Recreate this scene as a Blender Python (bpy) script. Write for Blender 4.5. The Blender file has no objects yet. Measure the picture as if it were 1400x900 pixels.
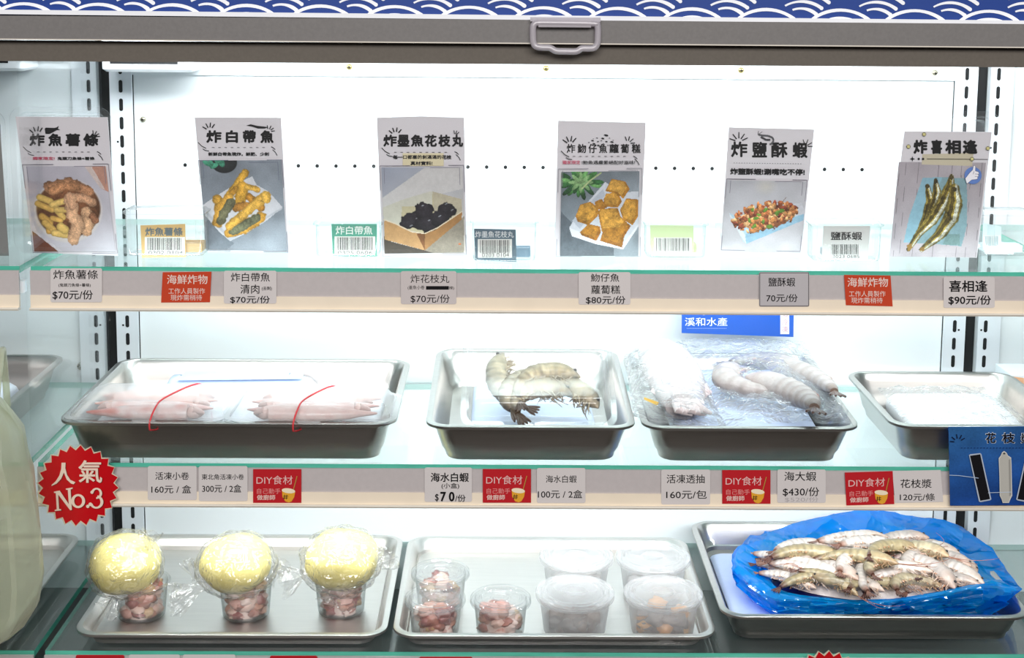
import bpy, math, random
import numpy as np
from mathutils import Vector, Matrix, noise

SC = bpy.context.scene
COL = SC.collection
rnd = random.Random(7)
PI = math.pi

# ------------------------------------------------------------------ camera
Z0 = 0.86                                   # height of the middle shelf above the floor
FPX, PPY = 1872.15, 229.03                  # focal length and principal row, in pixels of 1400x900
CAM = Vector((-0.0603, -1.8964, Z0 + 0.5529))
YAW, PITCH, ROLL = 0.00853, 0.12734, 0.00787
cy_, sy_, cp_, sp_ = math.cos(YAW), math.sin(YAW), math.cos(PITCH), math.sin(PITCH)
FWD = Vector((sy_ * cp_, cy_ * cp_, -sp_))
_r = Vector((cy_, -sy_, 0)); _u = _r.cross(FWD)
RGT = math.cos(ROLL) * _r + math.sin(ROLL) * _u
UPV = -math.sin(ROLL) * _r + math.cos(ROLL) * _u
cam_d = bpy.data.cameras.new('camera')
cam = bpy.data.objects.new('camera', cam_d); COL.objects.link(cam)
cam.matrix_world = Matrix(((RGT.x, UPV.x, -FWD.x, CAM.x), (RGT.y, UPV.y, -FWD.y, CAM.y), (RGT.z, UPV.z, -FWD.z, CAM.z), (0, 0, 0, 1)))
cam_d.sensor_fit = 'HORIZONTAL'; cam_d.sensor_width = 36
cam_d.lens = FPX / 1400 * 36
cam_d.shift_y = -(450 - PPY) / 1400
cam_d.clip_start = 0.05
SC.camera = cam

# ------------------------------------------------------------------ light and exposure
SC.view_settings.view_transform = 'Standard'
SC.view_settings.look = 'None'
SC.view_settings.exposure = 0.0
SC.view_settings.gamma = 1.0
SC.view_settings.use_curve_mapping = False
SC.cycles.transparent_max_bounces = 40
SC.cycles.max_bounces = 10
SC.cycles.caustics_reflective = False
SC.cycles.caustics_refractive = False
SC.cycles.sample_clamp_indirect = 6.0
world = bpy.data.worlds.new('shop'); SC.world = world; world.use_nodes = True
world.node_tree.nodes['Background'].inputs[0].default_value = (0.92, 0.93, 1.0, 1)
world.node_tree.nodes['Background'].inputs[1].default_value = 0.30
ZU, ZM, ZL = Z0 + 0.2349, Z0, Z0 - 0.2337   # tops of the three glass shelves
SF = -0.3394                                # front edge of the shelves


def area(name, loc, target, sx, sy, energy, col=(1, 1, 1), spread=PI):
    d = bpy.data.lights.new(name, 'AREA'); d.shape = 'RECTANGLE'; d.size = sx; d.size_y = sy
    d.energy = energy; d.color = col; d.spread = spread
    o = bpy.data.objects.new(name, d); COL.objects.link(o); o.location = loc
    o.rotation_euler = (Vector(target) - Vector(loc)).to_track_quat('-Z', 'Y').to_euler()
    return o


COOL = (0.93, 0.985, 1.0)
# fluorescent tubes of the case: one behind the canopy, one behind each price rail
LE = 1.0
area('canopy_lamp', (0.03, -0.15, Z0 + 0.505), (0.03, -0.05, Z0 + 0.22), 1.3, 0.05, 5.2 * LE, COOL)
area('shelf_lamp', (0.03, -0.318, ZU - 0.030), (0.03, -0.01, ZU - 0.12), 1.16, 0.022, 2.9 * LE, COOL)
area('shelf_lamp', (0.03, -0.318, ZM - 0.030), (0.03, -0.01, ZM - 0.13), 1.16, 0.022, 4.9 * LE, COOL)
# the shop's ceiling panel in front of the case
area('shop_ceiling_lamp', (0.1, -3.6, 2.7), (0, -0.3, 1.1), 3.0, 1.0, 128, (1.0, 0.97, 0.95))


# ------------------------------------------------------------------ pixel <-> place
def ray(px, py):
    return FWD + RGT * ((px - 700) / FPX) + UPV * ((PPY - py) / FPX)


def at(px, py, Y):
    d = ray(px, py); return CAM + d * ((Y - CAM.y) / d.y)


def on(px, py, z):
    d = ray(px, py); return CAM + d * ((z - CAM.z) / d.z)


# ------------------------------------------------------------------ materials
def lin(c):
    return tuple(((x / 255) / 12.92 if x <= 10.3 else ((x / 255 + 0.055) / 1.055) ** 2.4) for x in c)


def S(c):
    return lin(c) + (1,)


def mat(name, col=(200, 200, 200), rough=0.5, metal=0.0, spec=0.5, coat=0.0, noise_scale=0, noise_amt=0.0, bump=0, bump_scale=60, emit=0, attr=False, trans=0.0, stretch=None):
    m = bpy.data.materials.new(name); m.use_nodes = True; nt = m.node_tree
    b = nt.nodes['Principled BSDF']
    b.inputs['Base Color'].default_value = S(col)
    b.inputs['Roughness'].default_value = rough; b.inputs['Metallic'].default_value = metal
    b.inputs['Specular IOR Level'].default_value = spec; b.inputs['Coat Weight'].default_value = coat
    if emit:
        b.inputs['Emission Color'].default_value = S(col); b.inputs['Emission Strength'].default_value = emit
    src = None
    if attr:
        a = nt.nodes.new('ShaderNodeAttribute'); a.attribute_name = 'Col'
        src = a.outputs['Color']; nt.links.new(src, b.inputs['Base Color'])
    if noise_amt or bump:
        tc = nt.nodes.new('ShaderNodeTexCoord'); vec = tc.outputs['Object']
        if stretch:
            mp = nt.nodes.new('ShaderNodeMapping'); mp.inputs['Scale'].default_value = stretch
            nt.links.new(vec, mp.inputs[0]); vec = mp.outputs[0]
    if noise_amt:
        n = nt.nodes.new('ShaderNodeTexNoise'); n.inputs['Scale'].default_value = noise_scale; n.inputs['Detail'].default_value = 4
        nt.links.new(vec, n.inputs['Vector'])
        mx = nt.nodes.new('ShaderNodeMix'); mx.data_type = 'RGBA'; mx.blend_type = 'MULTIPLY'
        mx.inputs['Factor'].default_value = 1.0
        rp = nt.nodes.new('ShaderNodeValToRGB')
        rp.color_ramp.elements[0].position = 0.3; rp.color_ramp.elements[1].position = 0.7
        k = 1 - noise_amt
        rp.color_ramp.elements[0].color = (k, k, k, 1); rp.color_ramp.elements[1].color = (1, 1, 1, 1)
        nt.links.new(n.outputs['Fac'], rp.inputs[0]); nt.links.new(rp.outputs[0], mx.inputs['B'])
        if src: nt.links.new(src, mx.inputs['A'])
        else: mx.inputs['A'].default_value = S(col)
        nt.links.new(mx.outputs['Result'], b.inputs['Base Color'])
    if bump:
        n2 = nt.nodes.new('ShaderNodeTexNoise'); n2.inputs['Scale'].default_value = bump_scale; n2.inputs['Detail'].default_value = 3
        nt.links.new(vec, n2.inputs['Vector'])
        bp = nt.nodes.new('ShaderNodeBump'); bp.inputs['Strength'].default_value = bump; bp.inputs['Distance'].default_value = 0.004
        nt.links.new(n2.outputs['Fac'], bp.inputs['Height']); nt.links.new(bp.outputs[0], b.inputs['Normal'])
    return m


def film(name, tint=(255, 255, 255), gloss=0.10, haze=0.05, haze_col=(255, 255, 255), rough=0.06, bump=0, bump_scale=60, edge=0.5, crinkle=0.0, sheen=0.45, rim=None):
    """thin clear plastic or glass: passes light, shines at grazing angles, scatters a little"""
    m = bpy.data.materials.new(name); m.use_nodes = True; nt = m.node_tree
    for n in list(nt.nodes):
        if n.type != 'OUTPUT_MATERIAL': nt.nodes.remove(n)
    out = nt.nodes['Material Output']
    tr = nt.nodes.new('ShaderNodeBsdfTransparent'); tr.inputs[0].default_value = S(tint)
    gl = nt.nodes.new('ShaderNodeBsdfGlossy'); gl.inputs['Roughness'].default_value = rough
    df = nt.nodes.new('ShaderNodeBsdfDiffuse'); df.inputs[0].default_value = S(haze_col)
    tl = nt.nodes.new('ShaderNodeBsdfTranslucent'); tl.inputs[0].default_value = S(haze_col)
    m0 = nt.nodes.new('ShaderNodeMixShader'); m0.inputs[0].default_value = 0.5
    nt.links.new(df.outputs[0], m0.inputs[1]); nt.links.new(tl.outputs[0], m0.inputs[2])
    lw = nt.nodes.new('ShaderNodeLayerWeight'); lw.inputs[0].default_value = 0.35
    mh = nt.nodes.new('ShaderNodeMath'); mh.operation = 'MULTIPLY_ADD'; mh.inputs[1].default_value = edge; mh.inputs[2].default_value = haze
    mh.use_clamp = True
    nt.links.new(lw.outputs['Facing'], mh.inputs[0])
    pw = nt.nodes.new('ShaderNodeMath'); pw.operation = 'POWER'; pw.inputs[1].default_value = 3.0
    nt.links.new(lw.outputs['Facing'], pw.inputs[0]); nt.links.new(pw.outputs[0], mh.inputs[0])
    if rim:
        ct = nt.nodes.new('ShaderNodeMix'); ct.data_type = 'RGBA'; ct.inputs['A'].default_value = S(tint); ct.inputs['B'].default_value = S(rim)
        nt.links.new(pw.outputs[0], ct.inputs['Factor']); nt.links.new(ct.outputs['Result'], tr.inputs[0])
    m1 = nt.nodes.new('ShaderNodeMixShader'); nt.links.new(mh.outputs[0], m1.inputs[0])
    nt.links.new(tr.outputs[0], m1.inputs[1]); nt.links.new(m0.outputs[0], m1.inputs[2])
    mg = nt.nodes.new('ShaderNodeMath'); mg.operation = 'MULTIPLY_ADD'; mg.inputs[1].default_value = sheen; mg.inputs[2].default_value = gloss
    mg.use_clamp = True
    nt.links.new(pw.outputs[0], mg.inputs[0])
    m2 = nt.nodes.new('ShaderNodeMixShader'); nt.links.new(mg.outputs[0], m2.inputs[0])
    nt.links.new(m1.outputs[0], m2.inputs[1]); nt.links.new(gl.outputs[0], m2.inputs[2])
    nt.links.new(m2.outputs[0], out.inputs[0])
    if bump:
        tc = nt.nodes.new('ShaderNodeTexCoord')
        n2 = nt.nodes.new('ShaderNodeTexNoise'); n2.inputs['Scale'].default_value = bump_scale; n2.inputs['Detail'].default_value = 3
        n2.inputs['Distortion'].default_value = 0.8
        nt.links.new(tc.outputs['Object'], n2.inputs['Vector'])
        bp = nt.nodes.new('ShaderNodeBump'); bp.inputs['Strength'].default_value = bump; bp.inputs['Distance'].default_value = 0.025 if crinkle and crinkle < 30 else 0.01
        h_ = n2.outputs['Fac']
        if crinkle:
            vo = nt.nodes.new('ShaderNodeTexVoronoi'); vo.feature = 'F1'; vo.inputs['Scale'].default_value = crinkle
            wp = nt.nodes.new('ShaderNodeVectorMath'); wp.operation = 'MULTIPLY_ADD'; wp.inputs[1].default_value = (0.03, 0.03, 0.03)
            nt.links.new(n2.outputs['Color'], wp.inputs[0]); nt.links.new(tc.outputs['Object'], wp.inputs[2]); nt.links.new(wp.outputs[0], vo.inputs['Vector'])
            ad = nt.nodes.new('ShaderNodeMath'); ad.operation = 'MULTIPLY_ADD'; ad.inputs[1].default_value = 0.35
            nt.links.new(n2.outputs['Fac'], ad.inputs[0]); nt.links.new(vo.outputs['Distance'], ad.inputs[2]); h_ = ad.outputs[0]
        nt.links.new(h_, bp.inputs['Height'])
        for g in (gl, df, lw): nt.links.new(bp.outputs[0], g.inputs['Normal'])
    return m


M = {
    'panel': mat('white_enamel', (238, 243, 245), 0.35, noise_scale=6, noise_amt=0.03),
    'upright': mat('white_upright', (226, 231, 236), 0.4, noise_scale=9, noise_amt=0.03),
    'gap': mat('black_rubber', (9, 9, 10), 0.7, noise_scale=30, noise_amt=0.2),
    'dark': mat('dark_hole', (14, 14, 16), 0.8, noise_scale=30, noise_amt=0.2),
    'steel': mat('brushed_steel', (192, 189, 185), 0.30, 1.0, noise_scale=40, noise_amt=0.06, stretch=(0.4, 6, 6)),
    'satin': mat('brightened_satin_steel', (222, 219, 215), 0.40, 1.0, noise_scale=40, noise_amt=0.05, stretch=(0.4, 6, 6)),  # copy of the steel, lightened in colour to brighten the shallow trays
    'chrome': mat('screw_metal', (190, 182, 160), 0.25, 1.0, noise_scale=80, noise_amt=0.1),
    'brass': mat('brass_screw', (200, 180, 120), 0.25, 1.0, noise_scale=80, noise_amt=0.1),
    'header': mat('grey_canopy_paint', (114, 111, 109), 0.55, noise_scale=300, noise_amt=0.12),
    'header_low': mat('brown_grey_lower_bar', (94, 87, 78), 0.6, noise_scale=300, noise_amt=0.12),  # darker and browner tone for the canopy's lower bar
    'rail': mat('grey_price_rail', (190, 183, 182), 0.4, noise_scale=200, noise_amt=0.05),
    'cream': mat('backlit_cream_lip', (240, 226, 204), 0.4, noise_scale=25, noise_amt=0.05),  # cream strip, with the glow of the lamp behind put into its colour
    'lip': mat('pale_rail_edge', (222, 215, 202), 0.3, noise_scale=25, noise_amt=0.04),
    'print': mat('print', rough=0.5, spec=0.4, attr=True, noise_scale=900, noise_amt=0.05),
    'gloss_print': mat('gloss_print', rough=0.25, spec=0.5, attr=True, noise_scale=900, noise_amt=0.05),
    'glass': film('shelf_glass', (247, 252, 251), gloss=0.06, haze=0.04, haze_col=(205, 232, 228), rough=0.02, edge=0.15),
    'glass_back': mat('pale_glass_edge', (196, 222, 218), 0.15, noise_scale=20, noise_amt=0.1),
    'glass_edge': mat('green_glass_edge', (88, 190, 165), 0.15, noise_scale=20, noise_amt=0.25, stretch=(1, 8, 8)),
    'partition': film('partition_glass', (253, 254, 254), gloss=0.03, haze=0.0, rough=0.02, edge=0.0),
    'clear': film('clear_plastic', gloss=0.06, haze=0.025, edge=0.35, rough=0.08, rim=(150, 168, 168)),
    'clear_lip': film('clear_upstand', gloss=0.02, haze=0.01, edge=0.1, rough=0.05),
    'hazy': film('hazy_clear_plastic', gloss=0.04, haze=0.045, edge=0.6, rough=0.1, sheen=0.2),
    'bag': film('clear_bag_film', gloss=0.15, haze=0.025, edge=0.75, rough=0.10, bump=0.8, bump_scale=50, crinkle=45),
    'frost': film('frosted_plastic', gloss=0.08, haze=0.22, edge=0.5, rough=0.25),
    'latch': film('frosted_latch_plastic', gloss=0.10, haze=0.75, edge=0.4, rough=0.3, haze_col=(232, 226, 232)),
    'green_bag': film('pale_green_film', (238, 242, 226), gloss=0.05, haze=0.40, haze_col=(246, 248, 230), edge=0.5, rough=0.3, bump=0.6, bump_scale=18),
    'blue_bag': film('blue_film', (8, 160, 255), gloss=0.08, sheen=0.18, haze=0.56, haze_col=(0, 176, 255), edge=0.2, rough=0.06, bump=1.0, bump_scale=14, crinkle=20),
    'seafood': mat('seafood', rough=0.3, spec=0.5, attr=True, bump=0.25, bump_scale=160, noise_scale=130, noise_amt=0.14),
    'white_plastic': mat('white_plastic', (238, 240, 244), 0.4, noise_scale=20, noise_amt=0.04),
    'ice': mat('white_ice_pack', (228, 234, 245), 0.35, bump=0.4, bump_scale=40, noise_scale=20, noise_amt=0.05),
    'blue_ice': mat('blue_ice_pack', (196, 212, 240), 0.35, bump=0.4, bump_scale=40, noise_scale=20, noise_amt=0.08),
    'deep_blue': mat('deep_blue_ice_pack', (70, 120, 200), 0.35, bump=0.3, bump_scale=40, noise_scale=20, noise_amt=0.1),
    'navy': mat('navy_plastic', (8, 16, 70), 0.3, noise_scale=20, noise_amt=0.1),
    'red_band': mat('red_rubber', (214, 60, 66), 0.5, noise_scale=80, noise_amt=0.1),
    'yellow': mat('pale_yellow_flesh', (248, 234, 150), 0.45, bump=0.2, bump_scale=60, noise_scale=40, noise_amt=0.07),
    'led': mat('led_diffuser', (245, 250, 255), 0.4, emit=0.12, noise_scale=20, noise_amt=0.02),
    'shop_floor': mat('brown_shop_floor', (58, 48, 38), 0.6, noise_scale=8, noise_amt=0.25),
    'shop_wall': mat('shop_wall', (150, 145, 140), 0.8, noise_scale=3, noise_amt=0.1),
    'plinth': mat('case_plinth', (84, 84, 84), 0.5, noise_scale=10, noise_amt=0.05),
    'wood': mat('kraft_card', (205, 180, 140), 0.6, noise_scale=60, noise_amt=0.1),
}


# ------------------------------------------------------------------ mesh builder (all coordinates in world space)
class MB:
    def __init__(s):
        s.v, s.f, s.m, s.c = [], [], [], []

    def add(s, vs, fs, mi=0, col=(255, 255, 255), cols=None):
        o = len(s.v); s.v.extend([tuple(q) for q in vs])
        for k, f in enumerate(fs):
            s.f.append(tuple(i + o for i in f)); s.m.append(mi); s.c.append(cols[k] if cols else col)

    def box(s, x0, x1, y0, y1, z0, z1, mi=0, col=(255, 255, 255), sides=None):
        vs = [(x, y, z) for x in (x0, x1) for y in (y0, y1) for z in (z0, z1)]
        fs = [(0, 1, 3, 2), (4, 6, 7, 5), (0, 4, 5, 1), (2, 3, 7, 6), (0, 2, 6, 4), (1, 5, 7, 3)]   # -x +x -y +y -z +z
        s.add(vs, fs, mi, col)
        if sides is not None:
            for k, q in enumerate(sides): s.m[len(s.m) - 6 + k] = q

    def loft(s, loops, closed=True, cap0=False, cap1=False, mi=0, col=(255, 255, 255), colf=None, loop_closed=False):
        n = len(loops[0]); vs = [p for L in loops for p in L]; fs = []; cs = []
        R_ = len(loops)
        for i in range(R_ if loop_closed else R_ - 1):
            for j in range(n if closed else n - 1):
                k = (j + 1) % n; i2 = (i + 1) % R_
                fs.append((i * n + j, i * n + k, i2 * n + k, i2 * n + j)); cs.append(colf(i, j) if colf else col)
        if cap0: fs.append(tuple(reversed(range(n)))); cs.append(colf(0, 0) if colf else col)
        if cap1: fs.append(tuple((R_ - 1) * n + j for j in range(n))); cs.append(colf(R_ - 2, 0) if colf else col)
        s.add(vs, fs, mi, cols=cs)

    def tube(s, path, r, n=8, mi=0, col=(255, 255, 255), closed=False, colf=None, flat=1.0):
        path = [Vector(p) for p in path]; N = len(path); loops = []; up = None
        for i, p in enumerate(path):
            t = (path[(i + 1) % N] - path[i - 1]) if closed else (path[min(i + 1, N - 1)] - path[max(i - 1, 0)])
            t.normalize()
            if up is None:
                up = Vector((0, 0, 1)) if abs(t.z) < 0.9 else Vector((0, 1, 0))
            a = t.cross(up).normalized(); up = a.cross(t).normalized()
            rr_ = r[i] if isinstance(r, (list, tuple)) else r
            loops.append([p + a * (rr_ * math.cos(2 * PI * k / n)) + up * (rr_ * flat * math.sin(2 * PI * k / n)) for k in range(n)])
        s.loft(loops, True, not closed, not closed, mi, col, colf, loop_closed=closed)

    def lathe(s, prof, c=(0, 0, 0), n=40, mi=0, col=(255, 255, 255), wob=None):
        loops = []
        for (r, z) in prof:
            loops.append([(c[0] + r * math.cos(2 * PI * k / n), c[1] + r * math.sin(2 * PI * k / n), c[2] + z) for k in range(n)])
        s.loft(loops, True, prof[0][0] > 1e-5, prof[-1][0] > 1e-5, mi, col)

    def ball(s, c, r, n=16, m=10, mi=0, col=(255, 255, 255), disp=0, seed=0, colf=None, freq=2.0, rot=None):
        loops = []; c = Vector(c)
        for i in range(1, m):
            th = PI * i / m; L = []
            for j in range(n):
                ph = 2 * PI * j / n
                d = Vector((math.sin(th) * math.cos(ph), math.sin(th) * math.sin(ph), -math.cos(th)))
                k = 1 + disp * noise.noise(d * freq + Vector((seed * 3.1, seed * 1.7, seed)))
                q = Vector((d.x * r[0], d.y * r[1], d.z * r[2])) * k
                if rot: q = rot @ q
                L.append(c + q)
            loops.append(L)
        s.loft(loops, True, True, True, mi, col, colf)

    def build(s, name, mats, parent=None, smooth=None, origin=None, two=False):
        mats = [M[k] for k in ([mats] if isinstance(mats, str) else mats)]
        if parent is not None:
            r = parent
            while r.parent: r = r.parent
            org = r.location.copy() if r.get('_w') else Vector((0, 0, 0))
        elif origin is not None: org = Vector(origin)
        else:
            a = np.array(s.v); lo, hi = a.min(0), a.max(0)
            org = Vector(((lo[0] + hi[0]) / 2, (lo[1] + hi[1]) / 2, lo[2]))
        me = bpy.data.meshes.new(name)
        me.from_pydata([(p[0] - org.x, p[1] - org.y, p[2] - org.z) for p in s.v], [], s.f)
        for q in mats: me.materials.append(q)
        me.polygons.foreach_set('material_index', s.m)
        if any(q.node_tree.nodes.get('Attribute') for q in mats):
            at_ = me.color_attributes.new('Col', 'FLOAT_COLOR', 'CORNER')
            tot = [len(f) for f in s.f]
            cc = np.array([lin(c) + (1.0,) for c in s.c], dtype=np.float32)
            cor = np.repeat(cc, tot, axis=0)
            if smooth is not None and M['seafood'] in mats:          # blend the flesh colours from face to face
                ix = np.concatenate([np.array(f) for f in s.f]); acc = np.zeros((len(s.v), 4)); cnt = np.zeros(len(s.v))
                np.add.at(acc, ix, cor); np.add.at(cnt, ix, 1); cor = (acc / np.maximum(cnt, 1)[:, None])[ix].astype(np.float32)
            at_.data.foreach_set('color', np.ascontiguousarray(cor).ravel())
        if smooth is not None:
            me.polygons.foreach_set('use_smooth', [True] * len(s.f))
            me.set_sharp_from_angle(angle=math.radians(smooth))
        me.update()
        o = bpy.data.objects.new(name, me); COL.objects.link(o)
        if parent is not None: o.parent = parent
        else: o.location = org; o['_w'] = 1
        return o


def tag(o, label=None, cat=None, group=None, kind=None):
    if label: o['label'] = label
    if cat: o['category'] = cat
    if group: o['group'] = group
    if kind: o['kind'] = kind
    return o


def thing(name, label, cat, loc=(0, 0, 0), group=None):
    o = bpy.data.objects.new(name, None); COL.objects.link(o); o.location = loc; o['_w'] = 1
    o.empty_display_size = 0.02
    return tag(o, label, cat, group)


def struct(o):
    o['kind'] = 'structure'; return o


def kids(o):
    return [c for c in list(COL.objects) if c.parent == o]


def copy_tree(o, parent=None):
    c = o.copy(); COL.objects.link(c)
    if parent: c.parent = parent
    for ch in kids(o): copy_tree(ch, c)
    return c


def rr(x0, x1, y0, y1, r, n=6):
    """rounded rectangle, counter-clockwise"""
    pts = []
    r = min(r, (x1 - x0) / 2 - 1e-5, (y1 - y0) / 2 - 1e-5)
    for cx, cy, a0 in ((x1 - r, y0 + r, -90), (x1 - r, y1 - r, 0), (x0 + r, y1 - r, 90), (x0 + r, y0 + r, 180)):
        for k in range(n + 1):
            a = math.radians(a0 + 90 * k / n); pts.append((cx + r * math.cos(a), cy + r * math.sin(a)))
    return pts


def smooth_path(pts, n=6):
    """Catmull-Rom through the points"""
    P = [Vector(p) for p in pts]; out = []
    for i in range(len(P) - 1):
        a, b, c, d = P[max(i - 1, 0)], P[i], P[i + 1], P[min(i + 2, len(P) - 1)]
        for k in range(n):
            t = k / n
            out.append(0.5 * ((2 * b) + (c - a) * t + (2 * a - 5 * b + 4 * c - d) * t * t + (3 * b - a - 3 * c + d) * t ** 3))
    out.append(P[-1]); return out


# ------------------------------------------------------------------ flat prints (signs, cards, tags): layers of coloured shapes on one card
_txt = {}


def glyphs(s, bold):
    k = s
    if k not in _txt:
        c = bpy.data.curves.new('t', 'FONT'); c.body = s; c.resolution_u = 3
        o = bpy.data.objects.new('t', c); COL.objects.link(o)
        me = bpy.data.meshes.new_from_object(o.evaluated_get(bpy.context.evaluated_depsgraph_get()))
        v = np.array([q.co[:2] for q in me.vertices]) if len(me.vertices) else np.zeros((0, 2))
        f = [tuple(p.vertices) for p in me.polygons]
        bpy.data.objects.remove(o); bpy.data.curves.remove(c); bpy.data.meshes.remove(me)
        _txt[k] = (v, f)
    return _txt[k]


class Print:
    """shapes in photo pixels laid on an upright card standing at depth Y"""

    def __init__(s, Y, thick=0.0008):
        s.Y = Y; s.t = thick; s.mb = MB(); s.k = 0

    def P(s, x, y, k):
        p = at(x, y, s.Y); return (p.x, p.y - 0.00012 * k, p.z)

    def base(s, quad, col):
        f = [s.P(x, y, 0) for x, y in quad]; b = [(p[0], p[1] + s.t, p[2]) for p in f]; n = len(f)
        s.mb.add(f + b, [tuple(range(n)), tuple(reversed(range(n, 2 * n)))] + [(i, i + n, (i + 1) % n + n, (i + 1) % n) for i in range(n)], 0, col)
        s.k = 1; return s

    def poly(s, pts, col, up=1):
        s.mb.add([s.P(x, y, s.k) for x, y in pts], [tuple(range(len(pts)))], 0, col); s.k += up * 0.5; return s

    def rect(s, x0, y0, x1, y1, col): return s.poly([(x0, y0), (x1, y0), (x1, y1), (x0, y1)], col)

    def ell(s, cx, cy, rx, ry, col, ang=0, n=24):
        ca, sa = math.cos(ang), math.sin(ang); P = []
        for k in range(n):
            a = 2 * PI * k / n; u, v = rx * math.cos(a), ry * math.sin(a); P.append((cx + u * ca - v * sa, cy + u * sa + v * ca))
        return s.poly(P, col)

    def line(s, pts, w, col, taper=None):
        for (a, b) in zip(pts[:-1], pts[1:]):
            dx, dy = b[0] - a[0], b[1] - a[1]; L = math.hypot(dx, dy) or 1
            nx, ny = -dy / L * w / 2, dx / L * w / 2; q = 1 if taper is None else taper
            s.mb.add([s.P(a[0] + nx, a[1] + ny, s.k), s.P(b[0] + nx * q, b[1] + ny * q, s.k), s.P(b[0] - nx * q, b[1] - ny * q, s.k), s.P(a[0] - nx, a[1] - ny, s.k)], [(0, 1, 2, 3)], 0, col)
        s.k += 0.2; return s

    def text(s, t, x0, y0, x1, y1, col=(22, 22, 24), bold=0.0, slope=0.0):
        v, f = glyphs(t, bold)
        if not len(v): return s
        lo, hi = v.min(0), v.max(0); w = (v - lo) / np.maximum(hi - lo, 1e-6)
        H = (y1 - y0); d = bold * H * 0.8; e = d if bold else 0
        W_ = x1 - x0 - 2 * e; H -= 2 * e
        shifts = [(0, 0)] if not bold else [(d * math.cos(q * PI / 4), d * math.sin(q * PI / 4)) for q in range(0, 8, 1 if bold > 0.015 else 2)]
        for n_, (dx, dy) in enumerate(shifts):
            s.mb.add([s.P(x0 + e + dx + W_ * a, y1 - e + dy - H * b + slope * W_ * a, s.k + 0.2 * n_) for a, b in w], f, 0, col)
        s.k += 0.2 * len(shifts)
        s.k += 0.5; return s

    def rays(s, cx, cy, angs, r0, r1, w, col=(20, 20, 22)):
        for a in angs:
            a = math.radians(a); s.line([(cx + r0 * math.cos(a), cy - r0 * math.sin(a)), (cx + r1 * math.cos(a), cy - r1 * math.sin(a))], w, col, 0.8)
        return s

    def grid(s, pic):
        n, m = pic.X.shape[0], pic.X.shape[1]; q = pic.corners; s.k += 0.5
        vs = []
        for i in range(n + 1):
            for j in range(m + 1):
                a, b = j / m, i / n
                x = (q[0][0] * (1 - a) + q[1][0] * a) * (1 - b) + (q[3][0] * (1 - a) + q[2][0] * a) * b
                y = (q[0][1] * (1 - a) + q[1][1] * a) * (1 - b) + (q[3][1] * (1 - a) + q[2][1] * a) * b
                vs.append(s.P(x, y, s.k))
        fs = [(i * (m + 1) + j, i * (m + 1) + j + 1, (i + 1) * (m + 1) + j + 1, (i + 1) * (m + 1) + j) for i in range(n) for j in range(m)]
        g_ = pic.C.mean(axis=2, keepdims=True); c = np.clip((g_ + (pic.C - g_) * 0.86) * 0.90, 0, 255).reshape(-1, 3).tolist()
        s.mb.add(vs, fs, 0, cols=[tuple(k) for k in c]); s.k += 0.5; return s

    def barcode(s, x0, y0, x1, y1, seed=0, col=(30, 32, 34)):
        R_ = random.Random(seed); x = x0
        while x < x1 - 1:
            w = R_.choice((0.45, 0.6, 0.9, 1.3)); s.rect(x, y0, min(x + w, x1), y1, col); s.k -= 0.5; x += w + R_.choice((0.5, 0.6, 0.9, 1.2))
        s.k += 0.5; return s

    def obj(s, name, parent=None, mt='print', **kw):
        return s.mb.build(name, mt, parent, **kw)


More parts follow.
